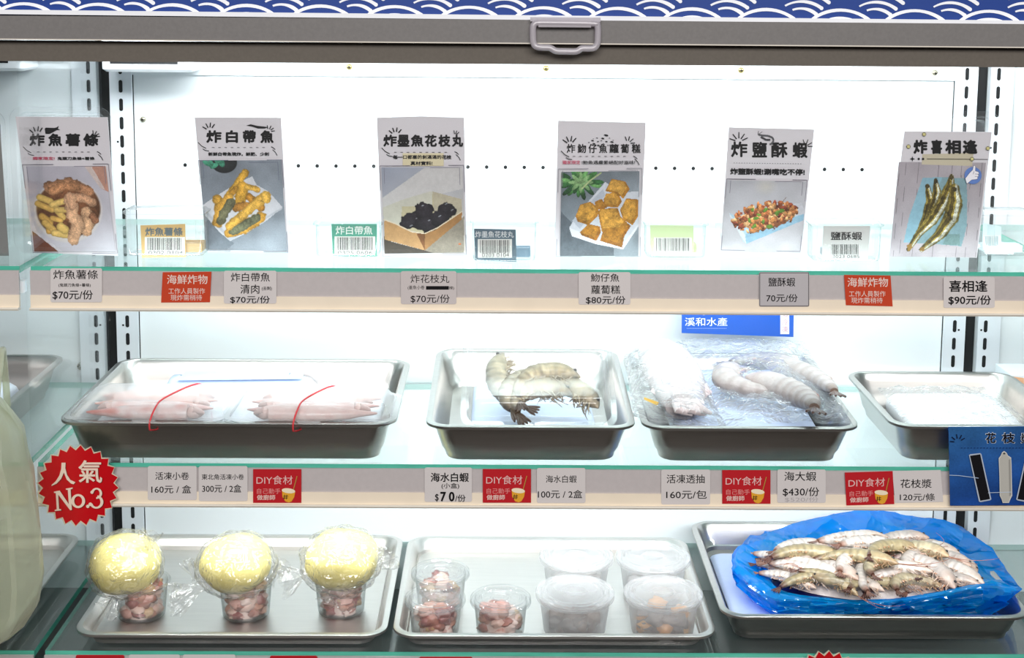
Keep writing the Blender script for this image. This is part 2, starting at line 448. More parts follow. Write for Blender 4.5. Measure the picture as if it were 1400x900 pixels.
class Pic:
    """a printed photograph, painted cell by cell; coordinates are those of an enlarged crop: px = off + v / 3.4625"""

    def __init__(s, corners, off, n, m, seed=1):
        s.corners = corners
        a = (np.arange(m) + 0.5) / m; b = (np.arange(n) + 0.5) / n; A, B = np.meshgrid(a, b); q = np.array(corners, float)
        X = (q[0, 0] * (1 - A) + q[1, 0] * A) * (1 - B) + (q[3, 0] * (1 - A) + q[2, 0] * A) * B
        Y = (q[0, 1] * (1 - A) + q[1, 1] * A) * (1 - B) + (q[3, 1] * (1 - A) + q[2, 1] * A) * B
        s.X = (X - off[0]) * 3.4625; s.Y = (Y - off[1]) * 3.4625
        s.C = np.zeros(s.X.shape + (3,)); s.R = np.random.RandomState(seed)
        s.N = [s._n(k) for k in (5, 10, 22, 40)]; s.fine = s.R.normal(size=s.X.shape)

    def _n(s, k):
        g = s.R.uniform(-1, 1, (k + 2, k + 2)); n, m = s.X.shape
        y = np.linspace(0, k, n); x = np.linspace(0, k, m); yi = y.astype(int); xi = x.astype(int)
        fy = (y - yi)[:, None]; fx = (x - xi)[None, :]
        fy = fy * fy * (3 - 2 * fy); fx = fx * fx * (3 - 2 * fx)
        return (g[yi][:, xi] * (1 - fx) + g[yi][:, xi + 1] * fx) * (1 - fy) + (g[yi + 1][:, xi] * (1 - fx) + g[yi + 1][:, xi + 1] * fx) * fy

    def put(s, mask, col, amt=0.08, extra=None):
        k = 1 + amt * (0.5 * s.N[1] + 0.5 * s.N[2] + 0.5 * s.N[3] + 0.3 * s.fine)
        if extra is not None: k = k * extra
        c = np.array(col, float)[None, None, :] * k[..., None]
        mk = np.clip(mask, 0, 1)[..., None]
        s.C = s.C * (1 - mk) + c * mk; return s

    def bg(s, c0, c1, ang=90, amt=0.05):
        a = math.radians(ang); t = s.X * math.cos(a) + s.Y * math.sin(a); t = (t - t.min()) / (t.max() - t.min())
        k = 1 + amt * (s.N[0] + 0.6 * s.N[1] + 0.4 * s.fine * 0.5)
        s.C = (np.array(c0)[None, None] * (1 - t[..., None]) + np.array(c1)[None, None] * t[..., None]) * k[..., None]; return s

    def ell(s, cx, cy, rx, ry, col, ang=0, amt=0.1, shade=0.3, rag=0.0, soft=0.06):
        a = math.radians(ang); u = (s.X - cx) * math.cos(a) + (s.Y - cy) * math.sin(a); v = -(s.X - cx) * math.sin(a) + (s.Y - cy) * math.cos(a)
        d = np.sqrt((u / rx) ** 2 + (v / ry) ** 2) + rag * (s.N[2] + s.N[3])
        lit = 1 + shade * (0.25 - 0.55 * ((s.Y - cy) / ry) * 0.6 - 0.5 * np.clip(d, 0, 1) ** 3)
        return s.put((1 - d) / soft, col, amt, lit)

    def poly(s, pts, col, amt=0.06, lit=None):
        inside = np.zeros(s.X.shape, bool); n = len(pts)
        for i in range(n):
            (x0, y0), (x1, y1) = pts[i], pts[(i + 1) % n]
            if y0 == y1: continue
            c = ((y0 > s.Y) != (y1 > s.Y)) & (s.X < (x1 - x0) * (s.Y - y0) / (y1 - y0) + x0)
            inside ^= c
        return s.put(inside.astype(float), col, amt, lit)

    def cap(s, pts, r, col, amt=0.12, shade=0.45, rag=0.15, taper=None, line=None):
        best = np.full(s.X.shape, 9e9); tt = np.zeros(s.X.shape); sd = np.zeros(s.X.shape); L = len(pts) - 1
        for i in range(L):
            (x0, y0), (x1, y1) = pts[i], pts[i + 1]; dx, dy = x1 - x0, y1 - y0; l2 = dx * dx + dy * dy
            t = np.clip(((s.X - x0) * dx + (s.Y - y0) * dy) / l2, 0, 1)
            d = np.hypot(s.X - x0 - t * dx, s.Y - y0 - t * dy); m_ = d < best
            cr = ((s.X - x0) * dy - (s.Y - y0) * dx) / math.sqrt(l2)
            best = np.where(m_, d, best); tt = np.where(m_, (i + t) / L, tt); sd = np.where(m_, cr, sd)
        R_ = r if taper is None else r * np.interp(tt, np.linspace(0, 1, len(taper)), taper)
        q = best / np.maximum(R_, 1e-3) + rag * (s.N[2] + s.N[3]) * 0.5
        lit = 1 + shade * (0.25 - 0.8 * np.clip(q, 0, 1.2) ** 2.5)
        s.put((1 - q) / 0.15, col, amt, lit)
        if line: s.put(((1 - q) / 0.15) * (np.abs(sd / R_ - line[1]) < line[2]), line[0], amt, lit)
        return s


INK = (22, 22, 24)

# ================================================================== the setting
ZT = Z0 + 0.52                                # inner roof of the case
ZB = ZL - 0.075                                # inner floor of the case, unseen, raised to darken what the trays reflect
b = MB(); b.box(-6, 6, -7, 1.0, -0.05, 0); struct(b.build('floor', 'shop_floor'))
b = MB(); b.box(-6, 6, -7.1, -7, 0, 3.2); struct(b.build('wall_front', 'shop_wall'))


def slot_holes(mb, x, y, zs, w=0.0052, h=0.0175):
    for z in zs:
        pts = []
        for k in range(7): pts.append((x + w / 2 * math.cos(PI * k / 6), y, z + h / 2 - w / 2 + w / 2 * math.sin(PI * k / 6)))
        for k in range(7): pts.append((x - w / 2 * math.cos(PI * k / 6), y, z - h / 2 + w / 2 - w / 2 * math.sin(PI * k / 6)))
        mb.add(pts, [tuple(range(len(pts)))], 1)


def disc(mb, c, r, mi=1, n=14):
    mb.add([(c[0] + r * math.cos(2 * PI * k / n), c[1], c[2] + r * math.sin(2 * PI * k / n)) for k in range(n)], [tuple(range(n))], mi)


# back panels of the three bays, with the row of small holes across the middle one
for nm, x0, x1 in (('wall_back', -0.6, 0.6), ('wall_back_left', -1.82, -0.618), ('wall_back_right', 0.618, 1.82)):
    b = MB(); b.box(x0, x1, 0.0, 0.02, ZB, ZT)
    if nm == 'wall_back':
        for k in range(37): disc(b, (-0.4995 + 0.02625 * k, -0.0006, Z0 + 0.3105), 0.0026)
        for (px, py) in ((105, 385),): pass
    struct(b.build(nm, ['panel', 'dark'], origin=((x0 + x1) / 2, 0, ZB)))
# black joints between the bays
for nm, x0, x1 in (('trim_1', -0.618, -0.6), ('trim_2', 0.6, 0.618)):
    b = MB(); b.box(x0, x1, 0.008, 0.03, ZB, ZT); struct(b.build(nm, 'gap'))
# slotted uprights
slots = [Z0 + 0.42 - 0.0255 * k for k in range(-2, 33)]
for nm, x0, x1, dx, gx in (('trim_3', -0.6, -0.5695, -0.5845, -0.5690), ('trim_4', 0.5695, 0.6, 0.5845, 0.5690), ('trim_5', -0.652, -0.618, -0.6285, -0.6525), ('trim_6', 0.618, 0.650, 0.6285, 0.6505)):
    b = MB(); b.box(x0, x1, -0.006, 0.0, ZB, ZT)
    slot_holes(b, dx, -0.0064, slots)
    b.box(gx - 0.0006, gx + 0.0006, -0.0012, 0.0, ZB, ZT, 1)
    for z in (Z0 + 0.343, Z0 + 0.083, Z0 - 0.18): disc(b, (dx + (-0.006 if dx < 0 else 0.006) * (1 if abs(dx) < 0.6 else -1), -0.0064, z), 0.0015)
    struct(b.build(nm, ['upright', 'dark'], origin=(dx, 0, ZB)))
# strip along the top of the middle back panel
b = MB(); b.box(-0.57, 0.6, -0.004, 0.0, Z0 + 0.436, ZT); struct(b.build('trim_7', 'panel'))
# roof, floor and outer base of the case
b = MB(); b.box(-1.82, 1.82, -0.33, 0.02, ZT, ZT + 0.02); struct(b.build('ceiling', 'panel'))
b = MB(); b.box(-1.82, 1.82, -0.325, 0.02, 0, ZB); b.box(-1.82, 1.82, -0.37, -0.325, 0, ZL - 0.056); struct(b.build('wall_case_base', 'plinth'))
# clear pane dividing the left bay from the middle one
b = MB(); b.box(-0.6105, -0.6075, -0.335, -0.008, ZB, ZT); struct(b.build('window_1', 'partition'))


def screw(px, py, mt, Y=-0.004, r=0.0042, label='', where=''):
    p = at(px, py, Y); b = MB(); L = []
    for (rad, dy) in ((r, 0), (r * 0.95, -0.0012), (r * 0.7, -0.0024), (r * 0.35, -0.003)):
        L.append([(p.x + rad * math.cos(2 * PI * k / 16), Y + dy, p.z + rad * math.sin(2 * PI * k / 16)) for k in range(16)])
    b.loft(L, True, False, True)
    b.box(p.x - r * 0.5, p.x + r * 0.5, Y - 0.0034, Y - 0.0028, p.z - r * 0.1, p.z + r * 0.1, 1)
    b.box(p.x - r * 0.1, p.x + r * 0.1, Y - 0.0034, Y - 0.0028, p.z - r * 0.5, p.z + r * 0.5, 1)
    o = b.build('screw', [mt, 'dark'], smooth=40)
    tag(o, label, 'screw', where); return o


screw(477.5, 91.5, 'brass', label='brass screw under the canopy above the second poster from the left', where='screws on the back panel')
screw(746.5, 93.5, 'brass', label='brass screw under the canopy straight below the plastic latch', where='screws on the back panel')
screw(1013, 96, 'brass', label='brass screw under the canopy above the salted crisp shrimp poster', where='screws on the back panel')
screw(1278, 99.5, 'chrome', label='steel screw under the canopy beside the right black joint', where='screws on the back panel')
screw(195.5, 163.5, 'chrome', Y=0.0, label='steel screw beside the left slotted upright at poster height', where='screws on the back panel')
screw(111, 501, 'chrome', Y=0.0, r=0.0058, label='large steel screw above the left bay shelf beside its tray', where='screws on the back panel')

# white fan housings under the roof
for (x0, x1, lab) in ((-0.592, -0.470, 'white vent housing with a dark slot at the top of the left upright'), (-0.80, -0.695, 'white vent housing with a dark slot at the top of the left bay')):
    t = thing('vent_housing', lab, 'vent housing', ((x0 + x1) / 2, -0.03, Z0 + 0.44), 'vent housings under the case roof')
    b = MB(); L = [[(x, y, z) for x, y in rr(x0 + i, x1 - i, -0.07 + i, -0.0065, 0.006)] for z, i in ((Z0 + 0.4435, 0.004), (Z0 + 0.4475, 0.0), (Z0 + 0.50, 0.0))]
    b.loft(L, True, True, True); hb = b.build('housing', 'white_plastic', t, smooth=40)
    b = MB(); b.box(x0 + 0.012, x1 - 0.02, -0.0708, -0.0702, Z0 + 0.4545, Z0 + 0.462); b.build('slot', 'dark', t)

# ------------------------------------------------------------------ glass shelves with their price rails
def shelf(x0, x1, z, label, lip=True):
    t = thing('glass_shelf', label, 'shelf', ((x0 + x1) / 2, -0.17, z - 0.008), 'glass shelves with price rails')
    b = MB(); b.box(x0, x1, SF, -0.008, z - 0.008, z, 0, sides=(1, 1, 1, 2, 0, 0)); b.build('glass_pane', ['glass', 'glass_edge', 'glass_back'], t)
    # rail: a shallow channel seen from the front
    b = MB(); b.box(x0, x1, SF - 0.004, SF - 0.001, z - 0.033, z - 0.0045); b.build('rail_strip', 'rail', t)
    b = MB(); b.box(x0, x1, SF - 0.0055, SF - 0.001, z - 0.0475, z - 0.033); b.build('rail_lip', 'cream', t)
    prof = [(SF - 0.0055, z - 0.0475), (SF - 0.009, z - 0.0470), (SF - 0.0105, z - 0.0485), (SF - 0.0095, z - 0.0505), (SF - 0.001, z - 0.0515), (SF + 0.001, z - 0.049)]
    b = MB(); b.loft([[(x, y, zz) for y, zz in prof] for x in (x0, x1)], True, True, True); b.build('rail_edge', 'lip', t)
    if z > ZL + 0.01: b = MB(); b.box(x0, x1, SF + 0.010, SF + 0.022, z - 0.034, z - 0.020); b.build('led_strip', 'led', t)
    if lip:
        b = MB(); b.box(x0, x1, SF + 0.0005, SF + 0.0012, z + 0.0005, z + (0.022 if z > ZL + 0.01 else 0.0165)); b.build('clear_upstand', 'clear_lip', t)
    return t


for z, w in ((ZU, 'upper glass shelf carrying the row of fried food posters'), (ZM, 'middle glass shelf carrying the deep steel trays and red tags'), (ZL, 'lowest glass shelf carrying the cups and the blue bag')):
    shelf(-0.6015, 0.613, z, w)
for z, w in ((ZU, 'upper glass shelf in the left neighbouring bay'), (ZM, 'middle glass shelf in the left neighbouring bay under a steel tray'), (ZL, 'lowest glass shelf in the left neighbouring bay')):
    shelf(-1.82, -0.6145, z, w)
for z, w in ((ZU, 'upper glass shelf in the right neighbouring bay'), (ZM, 'middle glass shelf in the right neighbouring bay'), (ZL, 'lowest glass shelf in the right neighbouring bay')):
    shelf(0.6145, 1.82, z, w)

# ------------------------------------------------------------------ canopy
cz0, cz1, cz2 = Z0 + 0.4745, Z0 + 0.4965, Z0 + 0.5225
t = thing('canopy', 'grey metal canopy across the top of the display case with blue wave board', 'canopy', (0, -0.36, cz0))


def skewbox(mb, x0, x1, y0, y1, za, zb, sl, mi=0):
    """bar whose height changes slightly along its length"""
    vs = []
    for x in (x0, x1):
        for y in (y0, y1):
            for z in (za, zb): vs.append((x, y, z + sl * x))
    mb.add(vs, [(0, 1, 3, 2), (4, 6, 7, 5), (0, 4, 5, 1), (2, 3, 7, 6), (0, 2, 6, 4), (1, 5, 7, 3)], mi)


b = MB(); skewbox(b, -1.82, 1.82, -0.372, -0.33, cz1, cz2, -0.0006); b.build('upper_bar', 'header', t)
b = MB(); skewbox(b, -1.82, 1.82, -0.362, -0.345, cz0 - 0.0015, cz1 - 0.001, 0.0012); b.build('lower_bar', 'header_low', t)
b = MB(); skewbox(b, -1.82, 1.82, -0.366, -0.33, cz2, cz2 + 0.005, -0.003); b.build('white_strip', 'white_plastic', t)
b = MB(); skewbox(b, -1.82, 1.82, -0.3735, -0.3725, cz1 - 0.0004, cz1 + 0.0008, -0.0006); b.build('edge_highlight', 'lip', t)  # thin pale strip painting the highlight on the upper bar's bottom edge
# blue board with white brushed waves
pr = Print(-0.358, 0.004)
BL = (8, 56, 136); WH = (244, 246, 250)
e0, e1 = at(-420, 24, -0.358), at(1820, 40, -0.358)
pr.base([(-420, -70), (1820, -70), (1820, 45), (-420, 24)], BL)


def brush(cx, cy, rad, a0, a1, w0, w1, n=16):
    """an arc of the brush, thin at a0 and thick with a round end at a1 (degrees, anticlockwise from the right)"""
    o_, i_ = [], []
    for k in range(n + 1):
        t_ = k / n; a = math.radians(a0 + (a1 - a0) * t_); w = (w0 + (w1 - w0) * t_) * (1 + 0.08 * math.sin(9 * t_ + cx))
        o_.append((cx + (rad + w / 2) * math.cos(a), cy - (rad + w / 2) * math.sin(a) * 0.92))
        i_.append((cx + (rad - w / 2) * math.cos(a), cy - (rad - w / 2) * math.sin(a) * 0.92))
    q = o_ + list(reversed(i_))
    if not any(-80 < y < 30 + 0.008 * x for x, y in q): return
    pr.poly(q, WH); pr.k -= 0.485
    a = math.radians(a1); pr.ell(cx + rad * math.cos(a), cy - rad * math.sin(a) * 0.92, w1 * 0.5, w1 * 0.5, WH, n=12); pr.k -= 0.485


for k in range(-4, 18):
    sl = 0.0078
    cx = 32 + 101.5 * k; y0 = 0.0 + sl * cx
    # bottom row: broad crests rising out of the strip, every second one double
    brush(cx, y0 + 60, 60, 138, 40, 4.2, 5.2)
    if k % 2: brush(cx, y0 + 58, 46, 125, 55, 3.6, 4.4)
    # crests of the rows behind, cut off by the one in front
    c2 = cx + 50.7; y2 = y0 - 26
    brush(c2 - 3, y0 + 31, 30, 112, 46, 2.6, 5.6)
    brush(c2 - 2, y0 + 33, 42.5, 122, 50, 2.6, 5.4)
    brush(c2, y0 + 34, 55, 116, 50, 2.6, 5.2)
    brush(c2 + 1, y0 + 36, 67, 112, 52, 2.6, 5.0)
    y3 = y0 - 62
    brush(cx, y3 + 60, 60, 138, 40, 4.2, 5.2); brush(cx, y3 + 60, 44, 128, 50, 3.6, 4.4)
pr.obj('wave_board', t)

# frosted plastic latch hanging on the canopy's edge
t = thing('plastic_latch', 'frosted plastic box latch stuck on the grey canopy bar', 'latch', at(773, 72, -0.376))
Yl = -0.3785
path = [at(x, y, Yl) for x, y in smooth_path([(729.5, 34), (729, 50), (731, 62), (740, 65.5), (752, 66.5), (758, 69.5), (772, 70.2), (788, 69.8), (794, 67), (806, 66), (815, 64), (817.5, 54), (817.5, 36)], 3) for x, y in [(x, y)]] if False else None
pts = [(734, 31), (773, 31.5), (812, 32.5), (817, 36), (817.3, 50), (816.5, 60), (812, 65.5), (803, 66.2), (795, 66.4), (788, 70.3), (773, 70.3), (760, 69.7), (752, 65.5), (742, 65), (733, 63.5), (729.3, 58), (728.6, 46), (729.3, 35)]
sp = smooth_path([Vector((x, y, 0)) for x, y in pts + pts[:1]], 4)[:-1]
b = MB(); b.tube([at(p.x, p.y, Yl) for p in sp], 0.0040, 8, closed=True, flat=0.9); b.build('frame', 'latch', t, smooth=60)
p0, p1 = at(736, 37, Yl), at(808, 29, Yl); b = MB(); b.box(p0.x, p1.x, Yl - 0.003, Yl + 0.004, p0.z, p1.z + 0.001); b.build('hinge_bar', 'latch', t)
p0, p1 = at(725, 29.5, Yl), at(821, 24.5, Yl); b = MB(); b.box(p0.x, p1.x, Yl - 0.001, Yl + 0.0055, p0.z + 0.0002, p1.z + 0.0002); b.build('mounting_plate', 'latch', t)

# ================================================================== posters on the upper shelf
def frame_lines(pr, q, col=(120, 118, 130)):
    """thin broken double frame round a printed photograph"""
    def P(a, b): return ((q[0][0] * (1 - a) + q[1][0] * a) * (1 - b) + (q[3][0] * (1 - a) + q[2][0] * a) * b, (q[0][1] * (1 - a) + q[1][1] * a) * (1 - b) + (q[3][1] * (1 - a) + q[2][1] * a) * b)
    for seg in (((0, 0), (0.36, 0)), ((0.82, 0), (1, 0)), ((0, 0), (0, 0.27)), ((1, 0), (1, 0.3)), ((0, 0.8), (0, 1)), ((0, 1), (0.3, 1)), ((0.7, 1), (1, 1)), ((1, 0.78), (1, 1)),
                ((0.05, 0.02), (0.05, 0.2)), ((0.95, 0.02), (0.95, 0.22)), ((0.6, 0.025), (0.94, 0.025))):
        pr.line([P(*seg[0]), P(*seg[1])], 0.7, col)


def swooshes(pr, lx, ly, rx_, ry_):
    for (a, b_, c) in (((lx, ly), (lx + 5, ly + 5), (lx + 11, ly + 8.2)), ((lx + 6.5, ly + 9), (lx + 10, ly + 11), (lx + 15, ly + 11.8)), ((rx_, ry_), (rx_ + 3, ry_ + 1.5), (rx_ + 5.5, ry_ + 4)), ((rx_ + 2, ry_ + 4), (rx_ + 6, ry_ + 8), (rx_ + 8, ry_ + 12))):
        pr.line([a, b_, c], 1.0, INK)


def dashes(pr, x0, x1, y, w=3.4, gap=5.2, col=(90, 88, 92), sl=0):
    x = x0
    while x < x1: pr.line([(x, y + sl * (x - x0)), (x + w, y + sl * (x + w - x0))], 0.7, col); pr.k -= 0.2; x += w + gap
    pr.k += 0.2


def title(pr, chars, xs, y0, y1, bold=0.06, slope=0.0):
    for ch, (a, b_) in zip(chars, xs):
        pr.text(ch, a, y0 + slope * (a - xs[0][0]), b_, y1 + slope * (a - xs[0][0]), (18, 18, 20), bold)
        pr.k -= 0.5
    pr.k += 0.5


def lid(t, x0, x1, y0, y1, yb, Y, seed=0):
    """clear box lid standing on its short edge behind the card: flange, stepped wall, flat face"""
    a, c = at(x0, y0, Y), at(x1, y1, Y); base = on((x0 + x1) / 2, yb, ZU)
    ax0, ax1 = a.x, c.x; az1, az0 = a.z, ZU + 0.0006
    def loop(i, dy, r): return [(x, Y + dy, z) for x, z in rr(ax0 + i, ax1 - i, az0 + i, az1 - i, r)]
    b = MB()
    b.loft([loop(0.0, 0.002, 0.016), loop(0.0, 0.0035, 0.016), loop(0.004, 0.004, 0.014), loop(0.0065, 0.004, 0.013), loop(0.008, 0.010, 0.013), loop(0.0105, 0.011, 0.012), loop(0.013, 0.022, 0.012), loop(0.016, 0.0235, 0.012)], True, False, True)
    b.build('clear_lid', 'clear', t, smooth=50)


CARD = (204, 201, 206)


def poster(name, label, quad, Y, lidbox, draw):
    c = on((quad[2][0] + quad[3][0]) / 2, (quad[2][1] + quad[3][1]) / 2, ZU)
    t = thing('food_poster', label, 'poster', (c.x, Y, ZU), 'fried food posters on the upper shelf')
    lid(t, *lidbox, Y + 0.002)
    pr = Print(Y, 0.0009); pr.base(quad, CARD); draw(pr)
    pr.obj('printed_card', t)
    return t


def d1(pr):
    title(pr, '炸魚薯條', [(40.4, 61.3), (66, 85.3), (89.3, 109.7), (114, 134.7)], 182.4, 200)
    pr.rays(51, 186, (140, 112, 82, 58), 7, 13.5, 1.8); pr.rays(128, 187, (95, 60, 30, 5), 4, 9, 1.3)
    pr.poly([(61.5, 176), (63, 174.4), (75, 174.8), (78, 174), (80.5, 172), (79.6, 176), (82.5, 177.5), (78, 177.6), (73, 180.5), (68, 183), (62.5, 182.8)], INK)
    dashes(pr, 50.7, 126, 207.6); swooshes(pr, 32, 200.5, 133, 207)
    pr.text('獨家限定!', 45.3, 214.2, 75, 218.6, (196, 40, 84), 0.02).text('鬼頭刀魚條+薯條', 79, 214.2, 129.6, 218.6, INK, 0.05)
    p = Pic([(36.5, 227), (145, 227), (158.8, 344), (47.5, 343.5)], (0, 200), 134, 124, 3)
    p.bg((186, 182, 196), (206, 204, 214), 60, 0.03)
    p.poly([(395, 85), (505, 85), (515, 215), (478, 198)], (196, 142, 122)).poly([(395, 85), (430, 85), (500, 205), (478, 198)], (215, 196, 190))
    p.poly([(150, 395), (292, 498), (150, 500)], (122, 66, 48)).poly([(150, 330), (175, 400), (300, 500), (285, 502), (150, 395)], (214, 210, 218))
    p.ell(325, 305, 166, 154, (226, 220, 218), amt=0.02, shade=0.1).ell(326, 296, 156, 140, (112, 70, 44), amt=0.25, shade=0.5)
    for q, r, c in (([(230, 195), (330, 170), (425, 215)], 26, (176, 122, 84)), ([(350, 240), (400, 245), (440, 265)], 22, (188, 140, 104)), ([(250, 210), (300, 185), (360, 190)], 24, (186, 128, 84)), ([(410, 310), (425, 360), (410, 400)], 28, (208, 160, 118)), ([(440, 330), (455, 350)], 18, (170, 112, 78))):
        p.cap(q, r, c, 0.3, 0.55, 0.35)
    for q, r, c in (([(190, 240), (240, 260), (300, 335)], 17, (222, 182, 92)), ([(180, 270), (250, 300)], 15, (214, 168, 80)), ([(250, 275), (320, 255)], 16, (226, 188, 100)), ([(200, 330), (240, 360), (235, 400)], 17, (206, 158, 72)), ([(215, 360), (255, 395)], 17, (216, 172, 84)), ([(250, 340), (290, 350)], 14, (214, 166, 78)), ([(260, 410), (320, 420)], 17, (222, 184, 98)), ([(290, 380), (310, 395)], 22, (224, 186, 96)), ([(270, 300), (320, 300)], 15, (220, 182, 96))):
        p.cap(q, r, c, 0.12, 0.5, 0.1)
    p.cap([(335, 250), (345, 330), (375, 370), (350, 435)], 32, (218, 168, 126), 0.25, 0.5, 0.3).cap([(330, 235), (345, 285)], 20, (206, 156, 118), 0.25, 0.5, 0.3)
    pr.grid(p); frame_lines(pr, [(31.2, 224.9), (148.6, 223.7), (161.2, 346.4), (46, 345)])


def d2(pr):
    title(pr, '炸白帶魚', [(282, 303), (308.7, 325.4), (331.9, 349.9), (356, 374.3)], 178, 195.6)
    pr.rays(287, 179, (150, 118, 85, 55), 5, 11.5, 1.7); pr.rays(367, 180, (100, 65, 35, 8), 4, 9, 1.3)
    pr.poly([(337, 171.5), (343, 169.8), (352, 172), (362, 173), (366.5, 173.8), (362, 175.5), (353, 175.6), (345, 173)], INK)
    dashes(pr, 290, 364, 201.5); swooshes(pr, 271, 194.5, 371, 200.5)
    pr.text('新鮮白帶魚現炸，鮮肥、少刺', 285, 208, 368, 213.2, INK, 0.05)
    p = Pic([(273.2, 219.5), (384.5, 218.8), (392.8, 343.5), (281.8, 340.8)], (0, 200), 140, 124, 5)
    p.bg((124, 134, 146), (150, 160, 172), 45, 0.09)
    p.poly([(975, 330), (1110, 460), (1060, 500), (985, 490)], (112, 122, 134))
    p.ell(1063, 78, 62, 50, (44, 48, 50), shade=0.5)
    for x, y, rx, ry, a in ((985, 82, 28, 11, 25), (1015, 92, 22, 12, -30), (1050, 80, 20, 14, 60), (1040, 72, 24, 10, 0), (1000, 75, 18, 9, 60)): p.ell(x, y, rx, ry, (62, 148, 116), a, 0.2, 0.3)
    p.poly([(958, 280), (1025, 235), (1120, 175), (1195, 142), (1216, 182), (1275, 215), (1338, 288), (1265, 350), (1170, 410), (1090, 448), (1040, 405), (975, 330)], (206, 208, 216), 0.03)
    p.poly([(958, 280), (1090, 430), (1338, 288), (1338, 296), (1090, 450), (962, 300)], (186, 190, 200), 0.03)
    for q, r, c, tp in (([(1030, 250), (1070, 290)], 24, (190, 140, 44), None), ([(1160, 125), (1120, 185), (1080, 240)], 19, (214, 160, 48), None), ([(1095, 225), (1120, 200)], 15, (196, 140, 40), None), ([(1150, 190), (1140, 260)], 30, (206, 152, 44), None),
                        ([(1170, 192), (1222, 205)], 15, (214, 164, 60), None), ([(1180, 240), (1235, 290)], 20, (186, 126, 36), None), ([(1120, 290), (1170, 280)], 22, (176, 118, 40), None), ([(1085, 245), (1050, 300), (1035, 360)], 36, (200, 146, 46), (0.7, 1, 0.8)), ([(1095, 265), (1060, 320), (1048, 350)], 24, (104, 102, 72), None),
                        ([(1235, 335), (1160, 380), (1085, 410)], 34, (210, 152, 44), (0.8, 1, 0.7)), ([(1215, 340), (1150, 380), (1105, 400)], 22, (106, 108, 78), None), ([(1258, 235), (1180, 300), (1085, 378)], 26, (216, 164, 58), (1.1, 0.9, 0.8)), ([(1255, 232), (1262, 250)], 22, (218, 168, 62), None)):
        p.cap(q, r, c, 0.25, 0.5, 0.25, tp)
    pr.grid(p); frame_lines(pr, [(271.5, 219.2), (385.5, 218.4), (394, 344.8), (282.3, 342)], (96, 104, 122))


def d3(pr):
    title(pr, '炸墨魚花枝丸', [(524, 542.7), (543.3, 560), (561.6, 579.3), (580.7, 597.3), (599.3, 616), (618, 633.3)], 184, 200.7, 0.055)
    pr.rays(541, 186, (140, 110, 80, 50), 6, 12, 1.8); pr.rays(622, 186, (100, 70, 45), 3, 8, 1.3)
    dashes(pr, 539, 616, 208); swooshes(pr, 522, 202, 621.5, 207)
    pr.rect(550.7, 209.3, 606.7, 226.7, (206, 196, 164))
    pr.text('每一口都塞的剝滿滿的花枝', 537.3, 211.8, 617.3, 217.4, INK, 0.05).text('真材實料!', 561.3, 220.2, 591.3, 225.8, INK, 0.05)
    p = Pic([(521.5, 228.5), (632, 228), (636.8, 345), (526, 346.5)], (350, 200), 134, 124, 7)
    p.bg((158, 166, 186), (214, 206, 196), 60, 0.03)
    p.poly([(590, 250), (800, 100), (980, 100), (980, 200), (600, 290)], (206, 204, 204), 0.03)
    p.poly([(600, 440), (700, 480), (800, 490), (985, 330), (985, 520), (600, 520)], (150, 140, 124), 0.08)
    p.poly([(600, 420), (640, 450), (800, 492), (860, 510), (600, 520)], (70, 60, 50), 0.1)
    p.poly([(598, 290), (700, 250), (830, 211), (900, 235), (975, 250), (975, 320), (800, 412), (700, 390), (608, 352)], (202, 200, 184), 0.03).poly([(690, 285), (835, 280), (835, 215), (975, 250), (975, 320), (800, 412), (690, 390)], (196, 186, 148), 0.04)
    p.poly([(835, 212), (975, 250), (975, 320), (850, 360)], (188, 178, 152), 0.05)
    for x, y, rx, ry in ((740, 350, 50, 40), (795, 310, 46, 48), (900, 308, 46, 44), (820, 370, 70, 38), (715, 370, 34, 22), (870, 340, 50, 40)): p.ell(x, y, rx, ry, (34, 30, 36), 0, 0.3, 0.9, 0.12)
    for x, y in ((790, 280), (900, 272), (760, 340), (735, 375), (820, 350), (930, 300), (870, 330)): p.ell(x, y, 7, 3, (126, 128, 136), -30, 0.2, 0.1, 0.3)
    p.poly([(608, 345), (660, 365), (740, 405), (800, 412), (800, 492), (610, 440)], (196, 148, 92), 0.06).poly([(800, 412), (850, 395), (900, 360), (975, 308), (975, 345), (800, 492)], (170, 120, 66), 0.06).poly([(760, 411), (800, 412), (800, 492)], (128, 78, 38), 0.1)
    p.cap([(605, 346), (660, 366), (740, 405), (800, 412), (860, 385), (975, 308)], 2.5, (226, 208, 178), 0.02, 0, 0).ell(965, 462, 7, 5, (190, 104, 60))
    pr.grid(p); frame_lines(pr, [(519.5, 226.5), (633.8, 225.5), (638, 347.5), (523.5, 350)])


